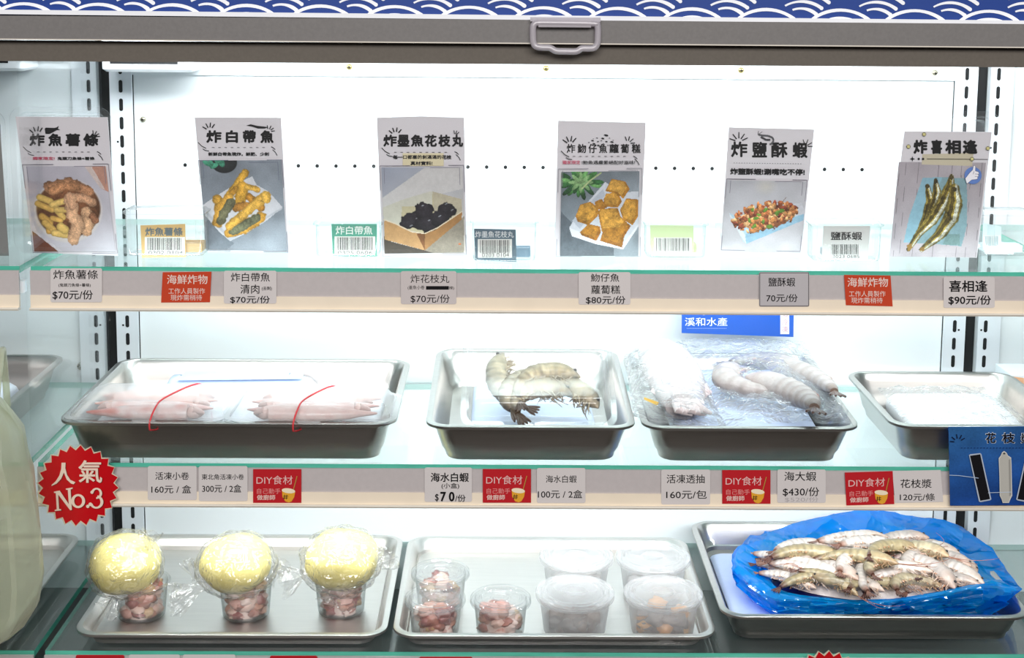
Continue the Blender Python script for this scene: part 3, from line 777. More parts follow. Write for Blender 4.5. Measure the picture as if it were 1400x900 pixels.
def d4(pr):
    title(pr, '炸魩仔魚蘿蔔糕', [(774.7, 786.5), (789.5, 801.5), (804.5, 816), (819, 830), (833, 846), (848.5, 860), (863.5, 875.6)], 196.7, 209.3, 0.03)
    pr.rays(779.5, 198, (145, 115, 80, 50), 5, 12.5, 1.7); pr.rays(858, 196, (110, 75, 40, 5), 4, 10, 1.4)
    for x, y, r in ((828.6, 184.8, 3), (824, 189, 2.2), (810, 192, 2), (816, 188.5, 1.3), (829, 193.3, 1.8), (836.5, 193.8, 2.4), (817.5, 193.3, 1.4), (812, 196, 2), (805, 194.5, 1.2), (822, 192, 1.2), (833, 188.5, 1), (818, 198.5, 2.2), (825, 196.5, 1.4), (831, 198.3, 1.2), (811, 189.5, 0.9), (838, 191.5, 1)): pr.ell(x, y, r, r * 0.42, INK, 0.2, 10)
    dashes(pr, 783, 858, 213.3); swooshes(pr, 767, 206, 865.5, 213)
    pr.text('獨家限定', 768.7, 219, 793.3, 224.2, (196, 70, 100), 0.02).text('!魩魚遇蘿蔔絕配好滋味!', 795.3, 219, 868, 224.2, INK, 0.02)
    p = Pic([(767.6, 234.5), (873.8, 233.6), (872, 349.5), (765.5, 349.5)], (700, 200), 134, 122, 9)
    p.bg((116, 128, 138), (138, 150, 160), 20, 0.1)
    p.poly([(225, 300), (300, 380), (480, 480), (480, 520), (225, 520)], (92, 102, 112), 0.08)
    for i in range(34):
        a = p.R.uniform(0, 360); rr_ = p.R.uniform(15, 95); x = 318 + rr_ * math.cos(a) * 1.1; y = 165 + rr_ * math.sin(a) * 0.62
        p.ell(x, y, 34, 12, [(46, 104, 52), (70, 138, 66), (38, 84, 46), (96, 156, 84)][i % 4], math.degrees(math.atan2(y - 165, x - 318)), 0.25, 0.4)
    for a in range(0, 360, 45): p.ell(325 + 30 * math.cos(math.radians(a)), 170 + 22 * math.sin(math.radians(a)), 30, 9, (126, 170, 108), a, 0.2, 0.2)
    p.cap([(330, 200), (370, 160), (420, 125)], 4, (170, 190, 130))
    p.poly([(270, 385), (300, 330), (440, 168), (470, 185), (540, 215), (598, 212), (600, 370), (525, 482), (400, 458), (285, 422)], (206, 212, 222), 0.03)
    p.poly([(270, 385), (520, 470), (600, 360), (600, 374), (525, 486), (400, 462), (283, 424)], (224, 228, 234), 0.02).poly([(285, 350), (430, 200), (440, 230), (320, 390)], (182, 190, 204), 0.04)
    def cube(q, c, lit):
        p.poly(q, c, 0.22); cx = sum(x for x, y in q) / len(q); cy = sum(y for x, y in q) / len(q)
        p.poly([(cx + (x - cx) * 0.82 - 4, cy + (y - cy) * 0.8 - 6) for x, y in q], lit, 0.25)
    G1, G2, G3 = (184, 122, 32), (208, 148, 48), (166, 104, 26)
    cube([(320, 405), (360, 365), (415, 378), (420, 405), (398, 446), (330, 420)], G3, G1)
    cube([(510, 300), (540, 245), (596, 250), (596, 330), (570, 372), (525, 345)], G1, G2)
    cube([(430, 400), (480, 380), (530, 350), (562, 375), (530, 425), (520, 478), (415, 446)], G3, G1)
    cube([(390, 265), (425, 248), (450, 290), (400, 300)], G3, G1)
    cube([(300, 330), (322, 275), (370, 260), (410, 290), (405, 330), (360, 372), (310, 355)], G1, G2)
    cube([(432, 250), (445, 222), (500, 218), (520, 260), (500, 288), (440, 285)], G1, G2)
    cube([(440, 210), (470, 152), (535, 165), (556, 200), (525, 248), (500, 225)], G1, (216, 158, 58))
    cube([(405, 310), (418, 294), (500, 290), (512, 330), (545, 360), (520, 400), (425, 405)], G1, (212, 152, 52))
    pr.grid(p); frame_lines(pr, [(763.5, 230.5), (877, 229.5), (875, 350), (760.5, 350)], (128, 128, 136))


def d5(pr):
    title(pr, '炸鹽酥蝦', [(999.3, 1022), (1028, 1048.7), (1054, 1076.7), (1083.3, 1104)], 193.5, 215, 0.045, 0.012)
    pr.rays(1010, 194, (160, 128, 90, 55, 25), 5, 13.5, 1.6); pr.rays(1101, 200, (150, 110, 70, 30, 0), 3, 10, 1.3)
    for a, b_ in (((1036, 184), (1042, 180)), ((1036, 184), (1037, 179))): pr.line([a, b_], 0.6, (60, 60, 64))
    pr.line([(1037, 184), (1042, 185), (1050, 185.5), (1056, 188), (1057.5, 192), (1055, 196), (1052, 197.5)], 2.4, (84, 84, 88)).line([(1040, 187), (1047, 191), (1053, 191)], 2.6, (60, 60, 64))
    dashes(pr, 1003, 1097, 222.6, 1.2, 2.3, (60, 60, 64), 0.014)
    pr.text('炸鹽酥蝦!涮嘴吃不停!', 998, 229.6, 1100, 238.6, INK, 0.06, 0.012)
    p = Pic([(993, 246), (1103, 248), (1094, 345.5), (985.5, 343)], (1000, 200), 116, 122, 11)
    p.bg((184, 184, 192), (196, 194, 200), 70, 0.04)
    p.ell(160, 190, 60, 45, (198, 194, 186), 0, 0.03, 0, 0, 1.0)
    p.poly([(255, 275), (330, 268), (352, 320), (310, 345), (250, 330)], (198, 198, 206), 0.05)
    p.poly([(-12, 315), (60, 350), (300, 330), (350, 318), (338, 350), (70, 461), (55, 450)], (168, 200, 218), 0.03).poly([(345, 318), (338, 350), (70, 461), (66, 415)], (140, 184, 210), 0.05)
    p.poly([(-12, 315), (62, 415), (68, 461), (40, 420), (-8, 330)], (206, 216, 224), 0.03)
    p.ell(158, 338, 142, 56, (126, 70, 40), -8, 0.3, 0.2, 0.15)
    for i in range(230):
        a = p.R.uniform(0, 6.28); q = math.sqrt(p.R.uniform(0, 1)); u, v = 150 * q * math.cos(a), 66 * q * math.sin(a)
        x, y = 158 + u, 335 + v - u * 0.16
        if y > 418 - (x - 65) * 0.36 or y < 262 - 0.05 * x: continue
        p.ell(x, y, p.R.uniform(11, 20), p.R.uniform(6, 11), [(186, 118, 60), (196, 138, 82), (158, 82, 46), (204, 154, 100), (172, 102, 54), (140, 62, 40)][p.R.randint(6)], p.R.uniform(0, 180), 0.3, 0.7, 0.2)
    for x, y in ((100, 300), (115, 340), (160, 300), (215, 315), (180, 380), (105, 380), (150, 355), (235, 305), (130, 325), (85, 350)): p.ell(x, y, 15, 8, (98, 142, 46), x * 3, 0.3, 0.4, 0.3)
    p.cap([(240, 265), (258, 240)], 1.2, (120, 90, 60))
    pr.grid(p); frame_lines(pr, [(993.5, 244.3), (1103, 246), (1093.5, 343.5), (985.8, 341.5)], (112, 110, 122))


def d6(pr):
    p = Pic([(1228.5, 221.5), (1348, 222.5), (1335, 352), (1216, 351)], (1000, 200), 140, 130, 13)
    p.bg((176, 168, 176), (184, 176, 182), 60, 0.05)
    for x in (790, 880, 975, 1085, 1180, 820, 1040, 1130): p.cap([(x + 8, 60), (x - 26, 540)], 1.6 if x in (880, 1085, 975) else 0.9, (138, 130, 138), 0.1, 0, 0.4)
    p.poly([(905, 150), (1000, 146), (1112, 152), (1116, 250), (1114, 375), (1104, 420), (1088, 474), (950, 462), (815, 455), (842, 330)], (128, 166, 176), 0.06).poly([(905, 150), (1000, 146), (850, 455), (815, 455), (842, 330)], (136, 184, 204), 0.04).poly([(1020, 415), (1080, 415), (1080, 470), (1000, 465)], (112, 148, 148), 0.08)
    for q, r, tp in (([(928, 188), (942, 260), (920, 340), (892, 390)], 19, (0.45, 1, 0.9, 0.5)), ([(966, 160), (972, 215), (958, 270), (930, 340)], 18, (0.4, 1, 0.9, 0.6)), ([(1042, 142), (1034, 195), (1005, 260), (950, 350), (890, 410), (838, 488)], 25, (0.35, 0.9, 1, 0.9, 0.6, 0.35)), ([(1056, 198), (1058, 260), (1040, 340), (985, 420), (900, 490)], 31, (0.6, 1, 1, 0.7, 0.3))):
        p.cap(q, r * 1.25, (140, 122, 48), 0.4, 0.7, 0.12, tp, line=((176, 178, 160), 0.42, 0.22)); p.cap([(x_ - r * 0.35, y_) for x_, y_ in q], r * 0.36, (86, 72, 30), 0.4, 0.2, 0.4, tp)
        p.ell(q[0][0], q[0][1] + 4, 9, 13, (74, 64, 34), 0, 0.3, 0.3, 0.2)
    p.poly([(828, 470), (850, 460), (856, 480), (838, 498)], (150, 112, 40)).poly([(892, 480), (916, 476), (912, 496), (896, 494)], (142, 104, 40))
    pr.grid(p)
    pr.poly([(1261, 211), (1331, 209), (1329, 227), (1260, 225)], (186, 178, 156))
    title(pr, '炸喜相逢', [(1248.7, 1268), (1272.7, 1288), (1292, 1313.7), (1316, 1336)], 191, 210.5, 0.065)
    pr.line([(1267, 217.2), (1350, 217.8)], 0.7, INK)
    pr.poly([(1247, 213.5), (1248, 216.2), (1250.8, 217.2), (1248, 218.2), (1247, 221), (1246, 218.2), (1243.2, 217.2), (1246, 216.2)], INK).ell(1255.7, 217.2, 1.6, 1.6, INK).ell(1261.6, 217.2, 1.6, 1.6, INK)
    for x, y in ((1241.7, 200.3), (1263, 183.5), (1350, 202.7), (1328.4, 217.3)):
        pr.ell(x, y, 2.9, 2.9, (74, 72, 60), 0, 12)
        for a in range(4): pr.ell(x + 1.2 * math.cos(0.8 + a * PI / 2), y + 1.2 * math.sin(0.8 + a * PI / 2), 1.15, 1.15, (222, 214, 150), 0, 8); pr.k -= 0.5
        pr.k += 0.5
    # thumb-up icon
    pr.ell(1329.6, 239.8, 11.7, 11.7, (92, 122, 184), 0, 32)
    W = (226, 224, 230)
    hand = [(1318.8, 244), (1324.5, 236.5), (1329, 232), (1330.2, 226.5), (1331.5, 225.6), (1333, 227.4), (1332.8, 233.6), (1336.8, 234.6), (1338, 237), (1336.6, 238.4), (1337.4, 240.6), (1335.8, 242), (1336, 244.2), (1333.6, 245.2), (1328, 245.6), (1321, 251.4)]
    pr.poly(hand, W); pr.line(hand + hand[:1], 0.5, (70, 76, 96))
    for a, b_ in (((1332, 237.6), (1337, 238)), ((1332, 241), (1336.4, 241.4)), ((1331, 234), (1329.6, 238))): pr.line([a, b_], 0.5, (70, 76, 96))


poster('p', 'grey poster of fried fish and chips in a round bowl, farthest left', [(21, 159.5), (147, 160.5), (161.5, 350), (46, 345.5)], -0.268, (11, 157, 146, 352, 355), d1)
poster('p', 'grey poster of golden fried fish strips on white paper under a dark plant pot', [(266, 160.5), (384, 161), (394.8, 345.5), (283, 342)], -0.243, (263, 396, 146, 350, 352), d2)
poster('p', 'grey poster of black squid balls in a brown card tray', [(515, 161), (575, 159), (634.5, 161), (638, 349.5), (523, 352)], -0.258, (510, 645, 148, 352, 354), d3)
poster('p', 'grey poster of golden radish cake cubes with green leaves behind', [(763, 165), (883, 168), (875, 350.2), (758, 350)], -0.254, (753, 886, 150, 352, 354), d4)
poster('p', 'grey poster of orange crisp shrimps in a pale blue paper boat', [(996.5, 174), (1113.3, 177), (1095, 348.5), (984.5, 346.5)], -0.240, (983, 1117, 151, 348, 350), d5)
poster('p', 'wood grain poster of small whole fried fish with a thumb up icon, farthest right', [(1236.5, 179.5), (1356, 180.5), (1335.5, 352.5), (1216, 351)], -0.250, (1226, 1359, 152, 352, 354), d6)
# clear lid of the next poster in the left bay, only its edge in view
t = thing('food_poster', 'clear lid with a dark card edge at the left border, left bay upper shelf', 'poster', (-0.70, -0.262, ZU), 'fried food posters on the upper shelf')
lid(t, -128, 13, 150, 352, 355, -0.262)
pr = Print(-0.264, 0.0009); pr.base([(-118, 163), (-1, 162), (12, 350), (-104, 350)], (120, 120, 118)); pr.obj('printed_card', t)

# ------------------------------------------------------------------ little boxes of coded price cards
def card_box(label, quad, clear, bg, ttl, tbox, tcol, bold, bbox, num, nbox, seed, Y, stack, ncol=(34, 34, 36), white=True, group='card boxes on the upper shelf'):
    c = on((quad[2][0] + quad[3][0]) / 2, quad[2][1], ZU)
    t = thing('card_box', label, 'card box', (c.x, Y, ZU), group)
    x0, y0, x1 = clear; a, d = at(x0, y0, Y), at(x1, y0, Y); zt = a.z
    def loop(i, z, r): return [(x, y, z) for x, y in rr(a.x + i, d.x - i, Y - 0.004 + i * 0.5, Y + 0.034 - i * 0.5, r)]
    b = MB(); b.loft([loop(0.002, ZU + 0.0006, 0.006), loop(0.0005, ZU + 0.003, 0.007), loop(0.0, zt - 0.006, 0.007), loop(-0.003, zt - 0.005, 0.008), loop(-0.003, zt - 0.003, 0.008), loop(0.0005, zt - 0.002, 0.006), loop(0.003, zt, 0.005)], True, True, True)
    b.build('clear_box', 'clear', t, smooth=50)
    q0, q1 = at(quad[3][0] + 4, quad[3][1], Y), at(quad[2][0] + stack[0], quad[2][1], Y)
    b = MB()
    for k in range(7):
        y = Y + 0.003 + k * 0.0035; b.box(q0.x + 0.001 * rnd.random(), q1.x - 0.002 * rnd.random(), y, y + 0.0028, ZU + 0.004, ZU + stack[1] + 0.001 * rnd.random(), 0, stack[2])
    b.build('card_stack', 'print', t)
    pr = Print(Y - 0.0005, 0.0006); pr.base(quad, bg)
    if white: pr.rect(*bbox, (222, 222, 218))
    w = bbox[2] - bbox[0]; h = bbox[3] - bbox[1]
    pr.barcode(bbox[0] + 0.06 * w, bbox[1] + 0.05 * h, bbox[2] - 0.06 * w, bbox[1] + (0.74 if num else 0.95) * h, seed, ncol)
    if num: pr.text(num, *nbox, ncol, 0.0)
    if ttl: pr.text(ttl, *tbox, tcol, bold)
    pr.obj('front_card', t)
    return t


card_box('small clear box with a kraft brown barcode card, beside the fish and chips poster', [(192, 308.3), (253.3, 306.3), (254, 351.6), (194, 352.6)], (170, 286, 278), (206, 172, 112), '炸魚薯條', (198.7, 311, 249.8, 322.7), (96, 112, 118), 0.03, (198, 324.2, 252.7, 348.5), '0302 0104', (203, 343, 250, 348), 2, -0.272, (22, 0.014, (196, 168, 122)))
card_box('small clear box with a teal green barcode card, left of the squid ball poster', [(453, 306.3), (515.3, 306.3), (515.3, 350.5), (455, 350)], (431, 302, 519), (84, 160, 138), '炸白帶魚', (459, 309, 509.4, 320.7), (226, 236, 230), 0.02, (457.4, 323.3, 513, 348.4), '0305 0606', (462, 343, 509, 348), 3, -0.270, (-6, 0.014, (112, 150, 140)))
card_box('small clear box with a slate blue barcode card, right of the squid ball poster', [(648, 312.6), (705.2, 314), (706, 358.3), (649.5, 356)], (646, 299, 733), (88, 108, 122), '炸墨魚花枝丸', (649.8, 316, 702.3, 325), (222, 226, 228), 0.01, (653.2, 327, 700, 352.5), '0203 0104', (659, 346, 696, 351.6), 4, -0.290, (20, 0.013, (110, 140, 160)))
card_box('small clear box with a pale lime green barcode card, beside the crisp shrimp poster', [(888.6, 307.7), (948.4, 308.4), (948.4, 346), (889.4, 345.4)], (884, 302, 966), (200, 220, 170), None, (900, 311, 936, 320), (216, 228, 196), 0.0, (894, 324.8, 945.5, 344.4), None, None, 5, -0.262, (6, 0.014, (176, 200, 140)))
card_box('small clear box with a plain grey barcode card, left of the whole fish poster', [(1125.6, 308.9), (1190, 308.9), (1186.3, 356), (1123.6, 354.5)], (1112, 303, 1206), (206, 208, 206), '鹽酥蝦', (1135.7, 317, 1178.5, 328.5), (34, 34, 36), 0.02, (1134, 333.3, 1178, 353), '2023 0685', (1138, 348.6, 1175, 353), 6, -0.278, (-8, 0.012, (200, 206, 212)), white=False)
card_box('pale clear box of barcode cards in the right neighbouring bay', [(1344, 305), (1369, 310), (1369, 345), (1343, 342)], (1342, 288, 1412), (204, 226, 230), None, (1350, 311, 1360, 318), (176, 206, 214), 0.0, (1344, 322, 1368, 342), None, None, 8, -0.24, (30, 0.012, (216, 230, 232)), ncol=(150, 176, 184))

# ================================================================== price tags on the rails
TAGBG = (212, 206, 204)
YT = SF - 0.0062


def rquad(x0, y0, x1, y1, r=2.5):
    return [(x, y) for x, y in rr(x0, x1, y0, y1, r, 3)]


def price_tag(label, box, texts, bg=TAGBG, quad=None, group='price tags on the rails', edge=None, Y=YT):
    pr = Print(Y, 0.0005)
    pr.base(quad or rquad(*box), bg)
    if edge:
        pr.line([(box[0] + 1, box[1] + 1), (box[2] - 1, box[1] + 1), (box[2] - 1, box[3] - 1), (box[0] + 1, box[3] - 1), (box[0] + 1, box[1] + 1)], 0.9, edge)
    for tx in texts: pr.text(*tx[:6], max(tx[6], 0.008 if tx[5] is INK else tx[6]))
    return tag(pr.obj('price_tag', mt='gloss_print'), label, 'price tag', group)


RED1, RED2, PINK = (196, 70, 44), (186, 34, 42), (232, 214, 204)
price_tag('grey price tag reading 70 at the left end of the top rail', (69, 367, 139.5, 413.5), [('炸魚薯條', 73, 369.2, 134, 381.8, INK, 0.0), ('(鬼頭刀魚條+薯條)', 80, 387.4, 124, 392.9, INK, 0.01), ('$70元/份', 72, 396.5, 127, 410, INK, 0.0)])
price_tag('rounded grey price tag for boned white fish under the second poster', (306, 370.4, 378, 415.2), [('炸白帶魚', 315.7, 373, 369, 385, INK, 0.0), ('清肉', 328.7, 389, 354.7, 401.6, INK, 0.0), ('(去刺)', 358, 391.6, 371.7, 397.6, INK, 0.0), ('$70元/份', 314.8, 404.3, 369, 415, INK, 0.0)])
t = Print(YT, 0.0005); t.base(rquad(548, 371, 624, 416), (202, 194, 192))
t.text('炸花枝丸', 561.4, 375.4, 614.3, 387, INK, 0.0).text('(墨魚小卷', 557.4, 390.4, 580.5, 396.6, INK, 0.0).text('辣)', 614, 391.3, 621, 396.6, INK, 0.0).rect(582.5, 391.2, 613.6, 396, (26, 24, 26)).text('$70元/份', 561.4, 402.5, 614.8, 414.5, INK, 0.0)
tag(t.obj('price_tag', mt='gloss_print'), 'grey price tag with a blacked out line under the squid ball poster', 'price tag', 'price tags on the rails')
price_tag('square grey price tag reading 80 for radish cake', (791, 372.4, 862, 416.6), [('魩仔魚', 807.7, 374.2, 846.7, 385.4, INK, 0.0), ('蘿蔔糕', 808.3, 390, 847.9, 402, INK, 0.0), ('$80元/份', 801, 404.5, 855, 416, INK, 0.0)])
price_tag('dark edged grey price tag reading 70 for crisp shrimp', (1037.8, 372.2, 1106.5, 419.4), [('鹽酥蝦', 1050.5, 379.6, 1087.2, 391.8, INK, 0.0), ('70元/份', 1047.7, 402, 1090.4, 413, INK, 0.0)], (186, 182, 184), edge=(96, 92, 92))
price_tag('grey price tag in bold type reading 90, at the right end of the top rail', (1290, 379, 1360, 421), [('喜相逢', 1297.5, 383.4, 1350, 399.3, INK, 0.025), ('$90元/份', 1296.6, 403.6, 1354.7, 417.2, INK, 0.02)])
for lab, quad, x in (('orange red seafood notice between the first two grey tags on the top rail', [(222.4, 372.4), (289, 371.6), (287, 413.4), (220.2, 413.8)], 228.3), ('orange red seafood notice tilted on the right part of the top rail', [(1154, 376), (1217.6, 377), (1220.5, 419), (1156.5, 417.5)], 1158.6)):
    x0 = x; dy = 0 if x < 700 else 3.8
    price_tag(lab, None, [('海鮮炸物', x0, 375.8 + dy, x0 + 55.5, 388.6 + dy, PINK, 0.01), ('工作人員製作', x0 + 2, 394 + dy, x0 + 52, 402 + dy, PINK, 0.0), ('現炸需稍待', x0 + 5, 403 + dy, x0 + 48, 411 + dy, PINK, 0.0)], RED1, quad, 'red notices on the rails')
# middle rail
price_tag('grey price tag reading 160 a box, first right of the red star badge', (202, 637.6, 269, 684), [('活凍小卷', 212.3, 645.6, 258.5, 656.2, INK, 0.01), ('160元 / 盒', 207, 663.4, 261.4, 674.6, INK, 0.0)])
price_tag('grey price tag reading 300 for two boxes', (271.8, 637.6, 338.5, 685.4), [('東北角活凍小卷', 275.8, 648.4, 333.6, 656.2, INK, 0.01), ('300元 / 2盒', 276.4, 662.5, 330, 673.5, INK, 0.0)])
price_tag('grey price tag in bold type reading 70 under the boxed shrimp tray', (580.5, 639.6, 645.3, 686.5), [('海水白蝦', 588.8, 646.4, 641, 659.2, INK, 0.025), ('(小盒)', 603.6, 660.4, 627.8, 668.9, INK, 0.01), ('$', 594.8, 675.2, 599.8, 686, INK, 0.01), ('7 0', 602, 672.2, 621.5, 685.6, INK, 0.05), ('/份', 622.3, 676, 636.5, 685.9, INK, 0.0)])
price_tag('grey price tag reading 100 for two boxes', (734, 640.3, 800.5, 688), [('海水白蝦', 746.2, 650, 788.4, 660.3, INK, 0.0), ('100元 / 2盒', 735.4, 670, 796.2, 681.4, INK, 0.0)])
price_tag('grey price tag reading 160 a bag under the squid bag', (904, 642.4, 971, 690), [('活凍透抽', 911.4, 649, 963.4, 661, INK, 0.0), ('160元/包', 910.8, 670.3, 966.3, 682.2, INK, 0.0)])
price_tag('grey price tag reading 430 under the large prawns', (1062.7, 642.3, 1129, 687.8), [('$520/份', 1073, 679.6, 1119, 687, (176, 170, 170), 0.0), ('海大蝦', 1072.2, 645, 1116, 657.8, INK, 0.0), ('$430/份', 1070.2, 666, 1119.9, 679, INK, 0.0)])
price_tag('grey price tag reading 120 a piece, beside the blue placard', None, [('花枝漿', 1231, 655.3, 1273.8, 667.4, INK, 0.01), ('120元/條', 1230.2, 674.6, 1278, 684.8, INK, 0.0)], TAGBG, [(1220, 644.3), (1286, 643), (1289.7, 686.5), (1223.8, 688)])


def diy(label, x0, y0, w=66, h=46, tilt=0.0):
    pr = Print(YT - 0.0004, 0.0005)
    def q(u, v): return (x0 + u * w + 0.05 * v * h * (1 if tilt else 0), y0 + v * h - tilt * u * w)
    pr.base([q(0, 0), q(1, 0), q(1, 1), q(0, 1)], RED2)
    def tx(s, u0, v0, u1, v1, c, bo=0.0): a, b_ = q(u0, v0), q(u1, v1); pr.text(s, a[0], a[1] + tilt * 0, b_[0], b_[1] + tilt * (u1 - u0) * w, c, bo, -tilt)
    tx('DIY食材', 0.07, 0.19, 0.82, 0.45, (226, 190, 186)); tx('自己動手', 0.08, 0.57, 0.57, 0.73, (226, 150, 146)); tx('做廚師', 0.08, 0.755, 0.46, 0.915, (236, 206, 196), 0.02)
    pr.line([q(0.915, 0.2), q(0.825, 0.68)], 1.6, (150, 96, 50)).line([q(0.91, 0.2), q(0.82, 0.68)], 0.5, (214, 160, 80))
    pr.poly([q(u, v) for u, v in ((0.60, 0.62), (0.875, 0.66), (0.855, 0.82), (0.80, 0.95), (0.74, 0.985), (0.67, 0.95), (0.61, 0.82))], (226, 164, 52))
    pr.poly([q(0.735 + 0.14 * math.cos(a * PI / 8), 0.635 + 0.075 * math.sin(a * PI / 8) + 0.02 * math.cos(a * PI / 8)) for a in range(16)], (240, 226, 196))
    for a, b_ in (((0.655, 0.75), (0.645, 0.89)), ((0.70, 0.75), (0.69, 0.89)), ((0.63, 0.795), (0.73, 0.79)), ((0.625, 0.85), (0.725, 0.845))): pr.line([q(*a), q(*b_)], 0.9, (60, 40, 24))
    return tag(pr.obj('price_tag', mt='gloss_print'), label, 'price tag', 'red notices on the rails')


diy('red cook it yourself notice with a yellow bowl, under the long tray at left', 346, 641.8)
diy('red cook it yourself notice with a yellow bowl, under the boxed shrimp tray', 660, 641.6)
diy('red cook it yourself notice with a yellow bowl, between squid and prawn price tags', 987.4, 643)
diy('red cook it yourself notice with a yellow bowl, tilted beside the 120 price tag', 1155, 646.4, 65.5, 45, 0.03)
# tops of the tags on the lowest rail
for x0, x1, y, lab in ((103.5, 170, 896, 'red notice on the lowest rail, only its top edge in view, under the first cup'), (369, 434, 897, 'red notice on the lowest rail, only its top edge in view, under the third cup'), (573, 646, 898.5, 'red notice on the lowest rail, only its top in view, under the small lidded cups')):
    price_tag(lab, (x0, y, x1, y + 46), [], RED2, group='red notices on the rails')
for x0, x1, y, lab in ((176, 246, 895.5, 'grey price tag at the lowest rail just right of the first red notice'), (250, 322, 895.5, 'grey price tag at the lowest rail midway between two red notices')):
    price_tag(lab, (x0, y, x1, y + 46), [])


def starburst(cx, cy, r0, r1, n, rot=0.0):
    return [(cx + (r0 if k % 2 == 0 else r1) * math.cos(rot + PI * k / n), cy + (r0 if k % 2 == 0 else r1) * math.sin(rot + PI * k / n)) for k in range(2 * n)]


pr = Print(SF - 0.013, 0.0014); pr.base(starburst(106.3, 664.3, 56.5, 50.5, 24, 0.06), (214, 204, 180))
pr.poly(starburst(107, 664, 55.2, 48.2, 24, 0.06), (192, 10, 22))
CR = (236, 214, 196); DK = (120, 20, 16)
for dx, c in ((0.9, DK), (0, CR)):
    pr.poly([(x + dx, y + dx) for x, y in ((84.5, 632.5), (90, 632.5), (89.6, 640), (92, 649), (96.5, 656), (103.4, 659.2), (101, 662), (97.5, 661), (91.5, 655.5), (87.6, 646), (84, 654.5), (78, 661), (71, 664.2), (70.8, 663), (76.5, 658), (81.5, 650), (84, 641))], c)
    pr.text('氣', 107.6 + dx, 629 + dx, 140 + dx, 660 + dx, c, 0.02)
    # serif N o . 3
    pr.poly([(x + dx, y + dx) for x, y in ((74.3, 672), (82, 670.4), (94.5, 689), (93.2, 669.6), (90.6, 669.4), (90.4, 667.8), (99.6, 666.2), (99.8, 667.8), (97, 669), (98.8, 697), (96.4, 697.4), (80, 676), (81.2, 695.6), (84, 696), (84.2, 697.6), (75.4, 698.6), (75.2, 697), (78, 696), (76.8, 674), (74.4, 673.6))], c)
    def ring(cx, cy, ro, ri, sq=1.0, a0=0, a1=360):
        P = [(cx + ro * math.cos(math.radians(a)), cy + ro * sq * math.sin(math.radians(a))) for a in range(a0, a1 + 1, 15)]
        Q = [(cx + ri * math.cos(math.radians(a)), cy + ri * sq * 1.25 * math.sin(math.radians(a))) for a in range(a0, a1 + 1, 15)]
        for i in range(len(P) - 1): pr.poly([P[i], P[i + 1], Q[i + 1], Q[i]], c); pr.k -= 0.5
        pr.k += 0.5
    ring(107.3 + dx, 684.8 + dx, 9.6, 5.4)
    pr.ell(120.5 + dx, 692 + dx, 2.3, 2.3, c)
    ring(132.5 + dx, 674.2 + dx, 7.6, 4.2, 1.0, -160, 95); ring(132.2 + dx, 686 + dx, 9.6, 5.6, 0.95, -80, 165); pr.ell(126.3 + dx, 672.6 + dx, 2.2, 2.2, c); pr.ell(124 + dx, 689 + dx, 2.4, 2.4, c)
tag(pr.obj('star_badge', mt='gloss_print'), 'red star badge reading No.3 on the left end of the middle rail', 'badge', 'red star badges')
pr = Print(SF - 0.013, 0.0014); pr.base(starburst(1130, 946, 56.5, 50.5, 24, 0.06), (214, 204, 180)); pr.poly(starburst(1130.5, 945.5, 55.2, 48.2, 24, 0.06), (192, 10, 22))
tag(pr.obj('star_badge', mt='gloss_print'), 'tip of a red star badge on the lowest rail below the blue bag', 'badge', 'red star badges')

# blue placard
pr = Print(SF - 0.012, 0.0008); pr.base([(1296.8, 584), (1462, 583), (1464, 690.5), (1299, 691.5)], (16, 82, 172))
p = Pic([(1296.8, 584), (1462, 583), (1464, 690.5), (1299, 691.5)], (1296, 584), 54, 80, 21); p.bg((44, 110, 178), (12, 62, 160), 75, 0.10); pr.grid(p)
for ch, a, b_ in (('花', 1347.6, 1361.2), ('枝', 1369.8, 1387), ('漿', 1395.2, 1411)):
    pr.text(ch, a - 0.8, 591, b_ + 0.8, 606.6, (196, 206, 220), 0.045).text(ch, a, 591.7, b_, 606, (16, 16, 24), 0.03)
pr.rays(1309, 604, (30, 62, 100, 140, 175), 5, 11, 1.5, (14, 22, 50)); dashes(pr, 1313, 1420, 612, 2.2, 2.2, (10, 30, 84))
for dx in (0, 128):
    s = 1 if dx == 0 else -1
    def X(x): return x if dx == 0 else 2 * 1371.5 - x
    pr.poly([(X(1324), 621.8), (X(1325.6), 620.6), (X(1339.5), 619), (X(1341), 620.4), (X(1354.6), 682), (X(1353), 683.5), (X(1339.6), 686), (X(1337.6), 685)], (176, 186, 200))
    pr.poly([(X(1325.4), 622.6), (X(1339.4), 620.6), (X(1352.8), 681.8), (X(1339.4), 684.2)], (20, 20, 24))
sq = [(1364.5, 626), (1367.5, 622), (1369, 618), (1372, 616), (1375.4, 618.5), (1377, 622), (1381.5, 625), (1382, 634), (1383, 677), (1380, 683), (1378.5, 687), (1370, 687), (1368.5, 682), (1366, 677), (1365.5, 650)]
pr.poly(sq, (206, 206, 200)); cx_ = 1373.5
pr.poly([(cx_ + (x - cx_) * 0.88, 652 + (y - 652) * 0.97) for x, y in sq], (182, 180, 172)).poly([(1378, 628), (1380.6, 627), (1381.6, 676), (1379, 678)], (150, 148, 142)).ell(1372, 619.5, 1.6, 1.1, (60, 60, 60))
pr.line([(1296.8, 649), (1310, 649.5), (1337, 653)], 0.8, (180, 200, 226)).line([(1350, 673), (1382, 672)], 0.7, (190, 206, 226))
tag(pr.obj('product_placard', mt='gloss_print'), 'blue placard with a black strip and a pale squid stick on the middle rail', 'placard')

